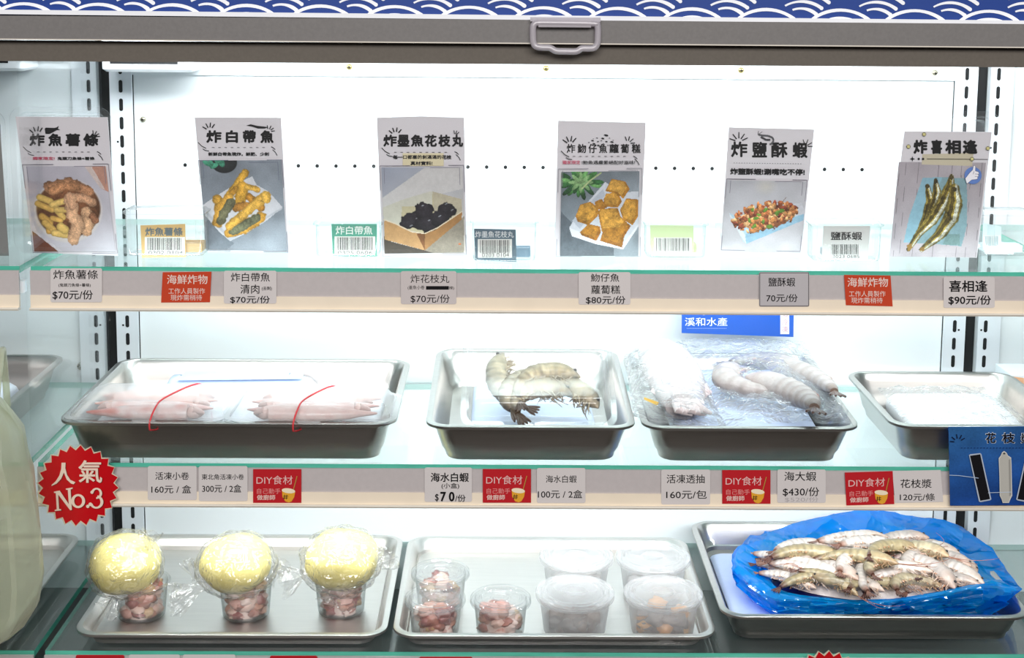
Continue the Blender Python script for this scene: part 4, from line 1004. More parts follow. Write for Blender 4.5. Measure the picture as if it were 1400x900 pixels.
# ================================================================== steel trays
def tray(label, x0, x1, y0, y1, zb, h, inset, tilt=0.0, r=0.028, group='steel trays on the glass shelves', rim=0.009, mt='steel'):
    """pressed tray: rolled rim, sloping walls with rounded foot; inset is how far the walls lean in; tilt lifts the back edge"""
    def loop(i, z, rad):
        out = []
        for x, y in rr(x0 + i, x1 - i, y0 + i, y1 - i, max(rad, 0.004), 8):
            zz = zb + z + (max(0.0, (y - (y0 + inset))) * tilt)
            out.append((x, y, zz))
        return out
    k = rim + inset
    seq = [(0.0, h - 0.004, r), (0.0, h - 0.001, r), (0.0015, h, r), (rim - 0.002, h, r - 0.006), (rim, h - 0.002, r - 0.007)]
    for f in (0.25, 0.55, 0.8): seq.append((rim + inset * f * 0.72, h - (h - 0.004) * f, r - 0.008 + 0.004 * f))
    seq += [(rim + inset * 0.70, 0.010, r - 0.006), (rim + inset * 0.80, 0.0045, r - 0.008), (rim + inset * 0.95 + 0.006, 0.003, r - 0.014)]
    inner = [loop(*q) for q in seq]
    seq2 = [(rim + inset * 0.95 + 0.005, 0.0008, r - 0.013), (rim + inset * 0.78, 0.0018, r - 0.008), (rim + inset * 0.68, 0.008, r - 0.006)]
    for f in (0.8, 0.55, 0.25): seq2.append((rim - 0.0012 + inset * f * 0.70, h - (h - 0.004) * f, r - 0.008 + 0.004 * f))
    seq2 += [(rim - 0.0012, h - 0.005, r - 0.007), (0.0012, h - 0.0045, r)]
    outer = [loop(*q) for q in seq2]
    b = MB(); b.loft(inner, True, False, True); b.loft(outer, True, True, False); b.loft([outer[-1], inner[0]], True)
    return tag(b.build('steel_tray', mt, smooth=38), label, 'tray', group)


g0 = 0.0008
tray('long deep steel tray holding two boxes of pink squid', -0.577, -0.181, -0.350, -0.066, ZM + g0, 0.0515, 0.016)
tray('deep steel tray holding the clear box of shrimps', -0.146, 0.101, -0.353, -0.058, ZM + g0, 0.0500, 0.018, tilt=0.055)
tray('deep steel tray holding the bagged squid and large white prawns', 0.1085, 0.365, -0.353, -0.058, ZM + g0, 0.0500, 0.018, tilt=0.04)
tray('deep steel tray with a white frozen slab, at the right end of the middle shelf', 0.4035, 0.625, -0.344, -0.108, ZM + g0, 0.0505, 0.016)
tray('shallow steel tray carrying three cups topped with yellow balls', -0.570, -0.1935, -0.342, -0.036, ZL + g0, 0.0215, 0.010, mt='satin')
tray('shallow steel tray carrying the seven lidded cups', -0.1865, 0.2045, -0.342, -0.040, ZL + g0, 0.0215, 0.010, mt='satin')
tray('deeper steel tray holding the blue bag of shrimps', 0.2125, 0.590, -0.326, -0.024, ZL + g0, 0.0395, 0.014)
tray('steel tray in the left bay on the middle shelf', -1.055, -0.655, -0.346, -0.050, ZM + g0, 0.0515, 0.016)
tray('steel tray in the left bay on the lowest shelf, behind the pale green bag', -1.04, -0.647, -0.342, -0.036, ZL + g0, 0.0215, 0.010, mt='satin')


def slab(name, label, cat, x0, x1, y0, y1, z0, z1, mt, amp=0.003, seed=0, r=0.012, group=None, slope=0.0):
    b = MB(); L = []
    for i, z in ((0.006, 0), (0.001, 0.25), (0, 0.5), (0.001, 0.75), (0.006, 0.95), (0.018, 1.0), (0.04, 1.03)):
        lp = []
        for x, y in rr(x0 + i, x1 - i, y0 + i, y1 - i, r, 5):
            n = noise.noise(Vector((x * 22, y * 22, seed + z)))
            lp.append((x + amp * n, y + amp * n, z0 + (z1 - z0) * z + (amp * n if z > 0.3 else 0) + slope * (y - y0) * (1 if z > 0.3 else 0.0)))
        L.append(lp)
    b.loft(L, True, True, True)
    return tag(b.build(name, mt, smooth=60), label, cat, group)


# ------------------------------------------------------------------ seafood
def lerp(a, b_, t): return tuple(a[i] + (b_[i] - a[i]) * t for i in range(3))


def make_shrimp(label, group, L=0.10, rm=0.010, curl=2.2, base=(214, 204, 190), back=(166, 156, 140), tail=(120, 84, 66), leg=(214, 172, 140), seed=1, ant=True, cat='shrimp', name='raw_shrimp', mott=0.28):
    R_ = random.Random(seed); N = 56; n = 16; pts = []; hd = []
    p = Vector((0, 0, 0))
    for i in range(N):
        t_ = i / (N - 1); th = curl * (0.5 - t_) * (1.25 if t_ < 0.6 else 0.7); pts.append(p.copy()); hd.append(th)
        p = p + Vector((math.cos(th), math.sin(th), 0)) * (L / (N - 1))
    c = sum(pts, Vector()) / N; zc = rm * 0.9
    pts = [q - c + Vector((0, 0, zc)) for q in pts]
    kx = [0, .06, .15, .3, .45, .6, .64, .74, .84, .92, .97, 1]; kr = [.30, .42, .58, .78, .92, 1.0, 1.04, 1.02, .82, .5, .24, .06]
    loops = []; cols = []
    for i in range(N):
        t_ = i / (N - 1); r = rm * np.interp(t_, kx, kr)
        if 0.06 < t_ < 0.62: r *= 1.06 - 0.10 * (((t_ - 0.06) / 0.56 * 6) % 1)
        nrm = Vector((-math.sin(hd[i]), math.cos(hd[i]), 0)); lp = []; cl = []
        for k in range(n):
            a = 2 * PI * k / n; q = pts[i] + nrm * (r * 1.08 * math.cos(a)) + Vector((0, 0, 1)) * (r * 0.9 * math.sin(a))
            lp.append(q)
            d = (math.cos(a) + 1) / 2; s = noise.noise(q * 140 + Vector((seed, 0, 0))) * 0.5
            cc = lerp(base, back, max(0, min(1, d * d + s * 1.2)))
            if 0.06 < t_ < 0.62 and ((t_ - 0.06) / 0.56 * 6) % 1 < 0.2: cc = lerp(cc, lerp(back, (90, 76, 66), 0.35), 0.75)
            if t_ < 0.10: cc = lerp(tail, cc, t_ / 0.10)
            if t_ > 0.66: cc = lerp(cc, leg, (t_ - 0.66) * 1.6 * (1 - d * 0.4))
            cl.append(tuple(max(0, v * (1 + mott * s + (mott - 0.28) * 1.2 * noise.noise(q * 420))) for v in cc))
        loops.append(lp); cols.append(cl)
    root = thing(name, label, cat, (0, 0, 0), group)
    b = MB(); b.loft(loops, True, True, True, colf=lambda i, j: cols[i][j]); b.build('body', 'seafood', root, smooth=50)
    # tail fan
    b = MB(); h0 = Vector((-math.cos(hd[0]), -math.sin(hd[0]), 0)); n0 = Vector((-math.sin(hd[0]), math.cos(hd[0]), 0))
    for a in (-0.38, -0.13, 0.13, 0.38):
        d = h0 * math.cos(a) + n0 * math.sin(a); w = Vector((-d.y, d.x, 0)) * rm * 0.20; l = rm * 1.6; q0 = pts[0]
        st = [(0, 0.35), (0.4, 0.9), (0.75, 1.0), (1.0, 0.45)]
        lps = [[q0 + d * l * s + w * k, q0 + d * l * s + Vector((0, 0, rm * 0.10)), q0 + d * l * s - w * k, q0 + d * l * s - Vector((0, 0, rm * 0.10))] for s, k in st]
        b.loft(lps, True, True, True, colf=lambda i, j: lerp(tail, lerp(tail, (60, 40, 36), 0.6), i / 3))
    b.build('tail_fan', 'seafood', root)
    # legs along the belly
    b = MB()
    for i in range(13, 51):
        nrm = Vector((-math.sin(hd[i]), math.cos(hd[i]), 0)); tg = Vector((math.cos(hd[i]), math.sin(hd[i]), 0)); r = rm * np.interp(i / (N - 1), kx, kr)
        for sd in (0.4, -0.3):
            if R_.random() < 0.45: continue
            swim = i < 33; q = pts[i] - nrm * r * 0.8 + Vector((0, 0, sd * r)); l = rm * (R_.uniform(0.35, 0.6) if swim else R_.uniform(0.7, 1.6)) * (0.55 if cat == 'prawn' else 1); f = R_.uniform(-0.9, -0.1) if swim else R_.uniform(-0.6, 1.3)
            b.tube([q, q - nrm * l * 0.5 + tg * l * f * 0.5 + Vector((0, 0, l * R_.uniform(-0.1, 0.2))), q - nrm * l * R_.uniform(0.55, 0.9) + tg * l * f], [rm * (0.14 if swim else 0.085), rm * (0.12 if swim else 0.06), rm * 0.03], 5, 0, lerp(leg, base, R_.random() * 0.9))
    b.build('legs', 'seafood', root, smooth=60)
    hN = Vector((math.cos(hd[-1]), math.sin(hd[-1]), 0)); nN = Vector((-math.sin(hd[-1]), math.cos(hd[-1]), 0))
    for s in (1, -1) if cat == 'shrimp' else ():
        b = MB(); q = pts[-6] + nN * rm * 0.34 + Vector((0, 0, s * rm * 0.36)); b.ball(q, (rm * 0.19,) * 3, 8, 6, 0, (24, 20, 20)); b.build('eye', 'seafood', root, smooth=60)
        if ant:
            b = MB(); q = pts[-2]; P = []
            for k in range(9):
                u = k / 8; P.append(q + hN * L * 0.5 * math.sin(u * 1.9) * 0.8 + nN * (s * 0.18 + 0.4) * L * (u ** 2) * 0.9 + Vector((0, 0, rm * 0.5 * math.sin(u * 3))))
            b.tube(P, [rm * 0.07 * (1 - 0.7 * k / 8) for k in range(9)], 5, 0, (136, 84, 62)); b.build('antenna', 'seafood', root, smooth=60)
    return root


def pose(o, p, yaw, tx=0.0, ty=0.0, s=1.0):
    o.location = p; o.rotation_euler = (tx, ty, yaw); o.scale = (s, s, s); return o


# ------------------------------------------------------------------ clear hinged boxes
class Frame:
    def __init__(s, P0, P1, P3):
        s.O = Vector(P0); s.U = (Vector(P1) - s.O).normalized(); v = Vector(P3) - s.O; s.V = (v - s.U * v.dot(s.U)).normalized(); s.N = s.U.cross(s.V)
        s.W = (Vector(P1) - s.O).length; s.L = v.dot(s.V)

    def __call__(s, u, v, w): return s.O + s.U * u + s.V * v + s.N * w


def clear_box(t, F, hl, hb, mlid='clear', mbase='clear', ribs=0):
    W, L = F.W, F.L
    def loop(i, w, r, rib=0):
        out = []
        for k, (u, v) in enumerate(rr(i, W - i, i, L - i, r, 6)): out.append(F(u, v, w))
        return out
    b = MB(); b.loft([loop(0, 0.0008, 0.014), loop(0, 0.002, 0.014), loop(0.006, 0.0022, 0.012), loop(0.007, 0.006, 0.012), loop(0.010, 0.0065, 0.011), loop(0.014, hl * 0.8, 0.014), loop(0.018, hl, 0.016), loop(0.026, hl, 0.014)], True, False, True)
    b.build('lid', mlid, t, smooth=50)
    b = MB(); b.loft([loop(0, -0.0008, 0.014), loop(0, -0.0022, 0.014), loop(0.007, -0.0022, 0.012), loop(0.012, -hb * 0.8, 0.014), loop(0.018, -hb, 0.016)], True, False, True)
    b.build('base', mbase, t, smooth=50)
    for u in (W * 0.5,):
        b = MB(); b.loft([[F(u - 0.012, -0.004, z), F(u + 0.012, -0.004, z), F(u + 0.014, 0.001, z), F(u - 0.014, 0.001, z)] for z in (-0.001, 0.001)], True, True, True); b.build('clasp', mlid, t)


# two boxes of squid lying across the long tray
slab('ice_pack', 'white ice pack under the two squid boxes', 'ice pack', -0.548, -0.207, -0.318, -0.135, ZM + 0.006, ZM + 0.040, 'ice', 0.004, 1)
slab('ice_pack', 'pale blue ice sheet propped behind the squid boxes in the long tray', 'ice pack', -0.50, -0.30, -0.150, -0.110, ZM + 0.007, ZM + 0.046, 'blue_ice', 0.004, 4)
SQ = [(232, 222, 222), (232, 214, 210), (228, 196, 188), (236, 226, 226)]


def squid(label, F, u0, u1, v, w, r, seed, redend, group):
    t = thing('raw_squid', label, 'squid', F((u0 + u1) / 2, v, w), group)
    N = 44; n = 16; b = MB(); lps = []; cl = []
    for i in range(N):
        s = i / (N - 1); u = u0 + (u1 - u0) * s * 0.80; rad = r * (0.1 + 1.25 * math.sin(min(s * 1.25, 1) * PI / 2)) * (1 - 0.18 * s) + r * 0.06 * noise.noise(Vector((s * 9, seed, 0)))
        vv = v + 0.004 * noise.noise(Vector((s * 3, seed * 2.3, 1)))
        lps.append([F(u, vv + rad * math.cos(2 * PI * k / n), w + rad * 0.85 * math.sin(2 * PI * k / n)) for k in range(n)])
        cl.append([lerp(SQ[(seed) % 4], (196, 96, 80), max(0, min(1, (0.25 + 0.75 * redend) * abs(noise.noise(Vector((s * 6, math.cos(2 * PI * k / n), seed + math.sin(2 * PI * k / n))))) + redend * max(0, 0.35 - s) * 2))) for k in range(n)])
    b.loft(lps, True, True, True, colf=lambda i, j: cl[i][j]); b.build('mantle', 'seafood', t, smooth=60)
    b = MB(); uh = u0 + (u1 - u0) * 0.84; b.ball(F(uh, v, w), (r * 0.8, r * 0.75, r * 0.7), 12, 8, 0, (222, 196, 190), 0.1, seed); b.build('head', 'seafood', t, smooth=60)
    b = MB(); sg = 1 if u1 > u0 else -1
    for k in (1, 3, 5):
        a = (k - 3) * 0.26; P = [F(uh + sg * 0.008 * q, v + 0.0045 * a * (1.6 - q), w + 0.004 * math.sin(k * 2.1) * (1.4 - q)) for q in (0, 0.5, 1.0, 1.5)]
        b.tube(P, [r * 0.42, r * 0.42, r * 0.36, r * 0.2], 9, 0, lerp((228, 206, 202), (214, 180, 172), rnd.random()))
    b.build('arms', 'seafood', t, smooth=60)
    return t


for bi, (q, lab) in enumerate((([(83, 575.5), (309, 577.5), (314, 538), (127, 536)], 'left clear box of pink squid with a red rubber band, long tray'), ([(303, 577), (541, 579), (552, 540), (322, 539)], 'right clear box of pale squid with a red rubber band, long tray'))):
    zf = ZM + 0.0555 + 0.0008 * bi
    P0, P1, P3 = on(*q[0], zf), on(*q[1], zf), on(*q[3], zf); P1.y = P0.y
    F = Frame(P0, P1, Vector((P0.x, P3.y, zf)))
    t = thing('squid_box', lab, 'food box', F(F.W / 2, F.L / 2, -0.014), 'squid boxes in the long tray')
    clear_box(t, F, 0.0165, 0.013, 'frost', 'clear')
    for k in range(5):
        v = 0.026 + k * (F.L - 0.05) / 4; fl = (k + bi) % 2
        squid(['pink squid lying nearest the front of the %s box', 'pink squid second from the front in the %s box', 'pink squid in the middle of the %s box', 'pink squid second from the back in the %s box', 'pink squid at the back of the %s box'][k] % ('left squid' if bi == 0 else 'right squid'), F, *((0.022, F.W - 0.02) if not fl else (F.W - 0.024, 0.02)), v, 0.0025, 0.0105, k * 3 + bi, 1.0 if (k == 0 and bi == 0) else 0.25, 'squid in the clear boxes')
    # rubber band round the box
    ub = F.W * (0.60 if bi == 0 else 0.47)
    P = [F(ub - 0.012, -0.0015, -0.010), F(ub - 0.0115, -0.0025, 0.0), F(ub - 0.008, 0.009, 0.0125), F(ub - 0.003, 0.030, 0.0182), F(ub + 0.018, F.L - 0.03, 0.0182), F(ub + 0.028, F.L - 0.010, 0.0125), F(ub + 0.030, F.L + 0.0025, 0.0), F(ub + 0.029, F.L + 0.001, -0.010), F(ub + 0.02, F.L - 0.02, -0.0145), F(ub - 0.005, 0.02, -0.0145)]
    b = MB(); b.tube(smooth_path(P + P[:1], 4)[:-1], 0.0011, 6, closed=True)
    tag(b.build('rubber_band', 'red_band', smooth=60), 'red rubber band round the left squid box' if bi == 0 else 'red rubber band round the right squid box', 'rubber band', 'rubber bands on the squid boxes')

# box of shrimps leaning up in the second tray
slab('ice_pack', 'blue ice pack lying flat under the boxed shrimps', 'ice pack', -0.094, 0.058, -0.318, -0.12, ZM + 0.006, ZM + 0.030, 'blue_ice', 0.003, 6, slope=0.05)
P0, P1, P3 = at(629, 580, -0.318), at(845, 583, -0.318), at(637, 466, -0.185); P1.y = P0.y; P1.z = P0.z; P3.x = P0.x
F = Frame(P0, P1, P3)
t = thing('shrimp_box', 'clear box of grey shrimps leaning in the second steel tray', 'food box', F(F.W / 2, 0.0, -0.02))
clear_box(t, F, 0.022, 0.020, 'hazy', 'clear')
GREY = dict(mott=0.75, base=(160, 148, 120), back=(92, 86, 70), tail=(70, 58, 46), leg=(104, 90, 70))
for k, (u, v, yaw, L_, cu, lab) in enumerate(((0.27, 0.46, 1.7, 0.090, 1.6, 'grey shrimp curled at the left inside the clear box'), (0.48, 0.27, 0.3, 0.085, 2.8, 'grey shrimp arched across the front inside the clear box'), (0.52, 0.42, 0.3, 0.09, 2.4, 'grey shrimp lying in the middle inside the clear box'), (0.70, 0.36, -0.6, 0.08, 1.6, 'grey shrimp pointing down to the right inside the clear box'), (0.36, 0.34, 0.9, 0.070, 2.0, 'grey shrimp standing up at the left inside the clear box'))):
    s_ = make_shrimp(lab, 'shrimps in the clear box', L_, 0.0105, cu, seed=20 + k, ant=False, **GREY)
    m3 = Matrix((F.U, F.V, F.N)).transposed()
    s_.scale = (1.22,) * 3; s_.rotation_euler = (m3 @ Matrix.Rotation(yaw, 3, 'Z')).to_euler(); s_.location = F(F.W * u, F.L * v, -0.006 + 0.0045 * (k % 3))


# ------------------------------------------------------------------ draped films and pillows
def sheet(mb, c, nu, nv, hgt, amp, seed, mi=0):
    """c: corners front-left, front-right, back-right, back-left; hgt(u, v) lifts it"""
    c = [Vector(q) for q in c]; vs = []
    for j in range(nv + 1):
        for i in range(nu + 1):
            u, v = i / nu, j / nv
            q = (c[0] * (1 - u) + c[1] * u) * (1 - v) + (c[3] * (1 - u) + c[2] * u) * v
            e = min(1, 8 * min(u, 1 - u, v, 1 - v) + 0.35)
            d = amp * e * (noise.noise(Vector((u * 7 + seed, v * 5, seed))) + 0.6 * noise.noise(Vector((u * 17, v * 13 + seed, 2))))
            vs.append(q + Vector((d * 0.5, d * 0.6, hgt(u, v) + d)))
    mb.add(vs, [(j * (nu + 1) + i, j * (nu + 1) + i + 1, (j + 1) * (nu + 1) + i + 1, (j + 1) * (nu + 1) + i) for j in range(nv) for i in range(nu)], mi)


# third tray: bag of squid, box of large prawns with a blue header card
slab('ice_pack', 'pale violet ice pack under the squid bag and prawns', 'ice pack', 0.153, 0.325, -0.318, -0.105, ZM + 0.007, ZM + 0.040, 'blue_ice', 0.003, 9, slope=0.06)
t = thing('squid_bag', 'clear bag holding one white squid, at the left of the third tray', 'food bag', (0.17, -0.2, ZM + 0.045))
c4 = [at(866, 566, -0.345), at(995, 588, -0.345), at(938, 470, -0.10), at(853, 484, -0.10)]
b = MB(); sheet(b, [q + Vector((0, 0, -0.003)) for q in c4], 20, 26, lambda u, v: -0.004 * math.sin(PI * u), 0.002, 3)
sheet(b, c4, 24, 30, lambda u, v: 0.030 * (math.sin(PI * u) ** 0.6) * (math.sin(PI * min(1, v * 0.9 + 0.1)) ** 0.5), 0.007, 5)
b.build('film', 'bag', t, smooth=40)
yl = [at(880, 549, -0.335), at(900, 556, -0.335), at(898, 560, -0.336), at(880, 552, -0.336)]
b = MB(); b.add([q + Vector((0, -0.004, 0.006)) for q in yl] + [q + Vector((0, -0.0036, 0.0063)) for q in yl], [(0, 1, 2, 3), (7, 6, 5, 4), (0, 1, 5, 4), (1, 2, 6, 5), (2, 3, 7, 6), (3, 0, 4, 7)], 0, (244, 206, 96)); b.build('yellow_label', 'gloss_print', t)
# the squid inside: fat white mantle with fins and short arms
t = thing('raw_squid', 'fat white squid in the clear bag of the third tray', 'squid', on(925, 560, ZM + 0.05))
pa = [at(893, 478, -0.115), at(908, 492, -0.15), at(922, 515, -0.20), at(930, 538, -0.255), at(934, 556, -0.30)]
sp = smooth_path(pa, 6); Rr = [0.012 + 0.021 * math.sin(PI * min(1, 0.12 + 0.88 * i / (len(sp) - 1)) ** 0.9) * (1 if i < len(sp) * 0.7 else 1) for i in range(len(sp))]
Rr = [max(0.010, q) + 0.010 * (i / len(sp)) for i, q in enumerate(Rr)]
b = MB(); b.tube(sp, Rr, 16, 0, (240, 232, 232), flat=0.75, colf=lambda i, j: lerp((208, 202, 202), (196, 166, 166), max(0, noise.noise(Vector((i * 0.3, j * 0.5, 4)))))); b.build('mantle', 'seafood', t, smooth=60)
b = MB()
for k in range(5):
    q = at(938 + 6 * (k - 2), 552, -0.295); e = at(944 + 9 * (k - 2), 562 + (k % 2) * 2, -0.318)
    b.tube([q, (q + e) / 2 + Vector((0, 0, 0.004)), e, e + Vector((0.010, 0.004, -0.004))], [0.008, 0.007, 0.005, 0.002], 9, 0, (236, 224, 224))
b.build('arms', 'seafood', t, smooth=60)
b = MB()
for pth in ([(903, 519), (897, 534), (912, 550)], [(957, 520), (966, 535), (955, 549)]):
    b.tube([at(x, y, -0.20 - 0.0014 * (y - 500)) for x, y in pth], [0.003, 0.007, 0.003], 10, 0, (238, 208, 208), flat=0.4)
b.build('fins', 'seafood', t, smooth=60)

t = thing('prawn_pack', 'clear pack of large white prawns with a blue header card, third tray', 'food pack', (0.27, -0.2, ZM + 0.045))
Yc = -0.048
pr = Print(Yc, 0.0012); pr.base([(932.5, 402), (1085.5, 405), (1084.8, 461), (932, 455.5)], (44, 96, 196))
pr.text('溪和水產', 936.3, 434.2, 994.6, 446, (236, 240, 250), 0.01).rect(1066.8, 420, 1079, 457, (232, 232, 238))
for ch, y in (('須', 426), ('冷', 436), ('凍', 446)): pr.text(ch, 1069, y, 1077, y + 8.4, (206, 160, 176), 0.0)
pr.text('XIHE SEAFOOD', 939, 447.6, 990, 450, (190, 206, 236), 0.0) if False else dashes(pr, 939, 992, 449, 1.2, 1.0, (176, 196, 236))
for a, b_ in (((944, 427), (950, 427)), ((980, 426.6), (987, 427)), ((956, 428), (962, 430.4)), ((962, 430.4), (970, 428)), ((958, 426), (968, 426.4))): pr.line([a, b_], 1.2, (226, 232, 246))
pr.obj('header_card', t, 'gloss_print')
c4 = [at(985, 587, -0.345), at(1168, 583, -0.345), at(1098, 461, Yc), at(930, 456, Yc)]
b = MB(); sheet(b, c4, 30, 34, lambda u, v: 0.020 * (math.sin(PI * u) ** 0.6) * math.sin(PI * min(1, v * 0.95 + 0.05)) ** 0.6 - 0.006 * v, 0.006, 8); b.build('film', 'bag', t, smooth=40)
# ribbed side of the pack
b = MB(); L = []
for k in range(41):
    u = k / 40; q = at(1088 + 76 * u, 478 + 98 * u, -0.085 - 0.245 * u); r_ = 0.0016 * (1 if k % 4 < 2 else -1)
    L.append([q + Vector((r_, 0, 0.006)), q + Vector((-0.010 + r_, -0.004, -0.010)), q + Vector((-0.020 + r_, -0.006, -0.024))])
b.loft(L, False); b.build('ribbed_side', 'clear', t)
WH_ = dict(base=(184, 176, 174), back=(150, 143, 141), tail=(110, 92, 82), leg=(176, 140, 130))
for k, (px, py, z, yaw, L_, cu, rm_, lab) in enumerate(((1010, 532, 0.060, 1.62, 0.155, 3.2, 0.0165, 'large white prawn curled at the left of the pack'), (1094, 522, 0.062, 2.02, 0.175, -0.8, 0.0155, 'large white prawn along the back right of the pack'), (1072, 550, 0.060, 2.1, 0.15, -1.1, 0.0185, 'large white prawn at the front right of the pack'), (1046, 500, 0.052, -0.3, 0.10, 1.2, 0.012, 'large white prawn half hidden at the back of the pack'))):
    s_ = make_shrimp(lab, 'large white prawns', L_, rm_, cu, seed=40 + k, ant=False, cat='prawn', name='raw_prawn', **WH_)
    p = on(px, py, ZM + z); pose(s_, p - Vector((0, 0, 0.004)), yaw, 0.12, 0.0)

# white frozen slab in the right tray, in a loose bag
slab('frozen_slab', 'flat white frozen slab in the right tray of the middle shelf', 'frozen food', 0.444, 0.585, -0.312, -0.160, ZM + 0.006, ZM + 0.036, 'white_plastic', 0.002, 12, slope=0.02)
t = thing('slab_bag', 'loose clear bag round the white slab in the right tray', 'food bag', (0.515, -0.235, ZM + 0.04))
b = MB(); sheet(b, [(0.438, -0.318, ZM + 0.030), (0.592, -0.318, ZM + 0.030), (0.592, -0.148, ZM + 0.040), (0.438, -0.148, ZM + 0.040)], 26, 26, lambda u, v: 0.012 * min(1, 6 * min(u, 1 - u, v, 1 - v)), 0.005, 15); b.build('film', 'bag', t, smooth=40)

# left bay: ice and squid in the tray
slab('ice_pack', 'white ice pack in the left bay steel tray', 'ice pack', -0.98, -0.70, -0.31, -0.11, ZM + 0.007, ZM + 0.034, 'ice', 0.005, 17)
Fl = Frame((-0.80, -0.28, ZM + 0.046), (-0.70, -0.28, ZM + 0.046), (-0.80, -0.2, ZM + 0.046))
squid('grey pink squid on the ice pack in the left bay tray', Fl, 0.0, 0.09, 0.03, 0.0, 0.011, 2, 0.2, None)

# right bay: small carton on the middle shelf
t = thing('food_carton', 'small pale carton with an orange corner in the right bay', 'carton', (0.70, -0.10, ZM))
p0 = at(1383, 514, -0.12); b = MB(); b.box(p0.x, p0.x + 0.09, -0.12, -0.06, ZM + 0.0006, p0.z, 0, (226, 232, 236)); b.build('carton_body', 'print', t)
pr = Print(-0.1206, 0.0003); pr.base([(1383.5, 515), (1400, 517), (1400, 526), (1383.5, 522)], (232, 180, 140)); pr.obj('printed_band', t)

# ================================================================== lowest shelf: cups
FZ = ZL + 0.0042


def lumps(name, label, c, r, h, n, cols, seed, sz=(0.008, 0.014), group=None, cat='chopped seafood', fill=(226, 200, 190)):
    R_ = random.Random(seed); b = MB()
    b.lathe([(r * 0.70, 0.002), (r * 0.74, h * 0.5), (r * 0.62, h * 0.8), (0.0001, h * 0.85)], c, 20, 0, fill)
    for k in range(n):
        a = R_.uniform(0, 6.28); q = math.sqrt(R_.random()); z = R_.uniform(0.12, 0.95) * h
        if k % 4: q = 0.97
        s = R_.uniform(*sz); s = min(s, r * 0.34)
        p = (c[0] + (r - s) * q * math.cos(a), c[1] + (r - s) * q * math.sin(a), c[2] + max(s * 0.75, z))
        b.ball(p, (s, s * R_.uniform(0.6, 1.0), s * R_.uniform(0.5, 0.9)), 10, 7, 0, cols[R_.randrange(len(cols))], 0.5, seed + k)
    o = b.build(name, 'seafood', smooth=60)
    return tag(o, label, cat, group, 'stuff')


def cup(t, c, rb, rt, h, mt='clear'):
    b = MB(); b.lathe([(rb * 0.9, 0.0006), (rb, 0.0016), (rb + 0.0006, 0.003), (rt - 0.001, h - 0.004), (rt, h - 0.003), (rt + 0.0025, h - 0.003), (rt + 0.003, h - 0.001), (rt + 0.0022, h), (rt - 0.0004, h - 0.0004), (rt - 0.0016, h - 0.004), (rb - 0.0006, 0.004), (rb - 0.003, 0.0026)], c, 44)
    b.build('cup', mt, t, smooth=50)


def cup_lid(t, c, r, z, mt, tab=True):
    b = MB(); c2 = (c[0], c[1], c[2] + z)
    b.lathe([(r - 0.004, -0.005), (r + 0.0002, -0.005), (r + 0.001, -0.003), (r + 0.0008, 0.002), (r - 0.001, 0.0036), (r - 0.0045, 0.0036), (r - 0.006, 0.0014), (r - 0.0095, 0.0014), (r - 0.0105, 0.0024), (r - 0.0125, 0.0024), (r - 0.0135, 0.0012), (r * 0.36, 0.0012), (r * 0.33, 0.0024), (r * 0.27, 0.0024), (r * 0.24, 0.0012), (0.0005, 0.0012)], c2, 48)
    b.build('lid', mt, t, smooth=40)
    if tab:
        b = MB(); a = -1.2; q = Vector((c[0] + r * math.cos(a), c[1] + r * math.sin(a), c[2] + z))
        b.box(q.x - 0.004, q.x + 0.004, q.y - 0.0025, q.y + 0.002, q.z - 0.001, q.z + 0.0006); b.build('lid_tab', mt, t)


PINKS = [(214, 164, 152), (226, 190, 176), (196, 140, 120), (170, 110, 96), (236, 210, 200), (150, 84, 80), (206, 170, 130)]
# small lidded cups of pink octopus
for px, py, lab, sd in ((602, 779, 'small lidded cup of pink octopus standing behind another in the middle tray', 1), (595, 814.5, 'small lidded cup of pink octopus at the front left corner of the middle tray', 2), (684.5, 815.5, 'small lidded cup of pink octopus beside the large frosted cups', 3)):
    h = 0.0425; p = on(px, py, FZ + h + 0.0036); c = (p.x, p.y, FZ)
    t = thing('lidded_cup', lab, 'cup', c, 'small lidded cups'); cup(t, c, 0.0285, 0.0335, h); cup_lid(t, c, 0.0365, h, 'clear')
    lumps('octopus_pieces', ['', 'pink octopus pieces in the small cup standing behind', 'pink octopus pieces in the small cup at the front left corner', 'brownish pink octopus pieces in the small cup beside the large cups'][sd], c, 0.0275, 0.034, 44, PINKS, 60 + sd)
# large frosted cups
for px, py, lab, sd, cols in ((788, 757, 'large frosted white cup at the back left of the four', 4, [(226, 222, 220), (206, 200, 196)]), (893, 758.5, 'large frosted white cup at the back right of the four', 5, [(226, 222, 220), (150, 144, 140)]), (786, 807, 'large frosted white cup at the front left with a dark brown bottom layer', 6, [(96, 74, 62), (126, 104, 92), (70, 56, 50)]), (906.5, 808, 'large frosted white cup at the front right with an orange patch', 7, [(110, 104, 104), (232, 176, 106), (150, 140, 136), (228, 160, 84)])):
    h = 0.049; p = on(px, py, FZ + h + 0.0036); c = (p.x, p.y, FZ)
    t = thing('deli_cup', lab, 'cup', c, 'large frosted cups'); cup(t, c, 0.0375, 0.0445, h, 'frost'); cup_lid(t, c, 0.0478, h, 'frost')
    lumps('cup_filling', ['pale food in the back left large cup', 'pale food in the back right large cup', 'dark brown food in the front left large cup', 'grey and orange food in the front right large cup'][sd - 4], c, 0.0362, 0.020 if sd != 7 else 0.028, 24, cols, 70 + sd, cat='cup filling', fill=cols[0])


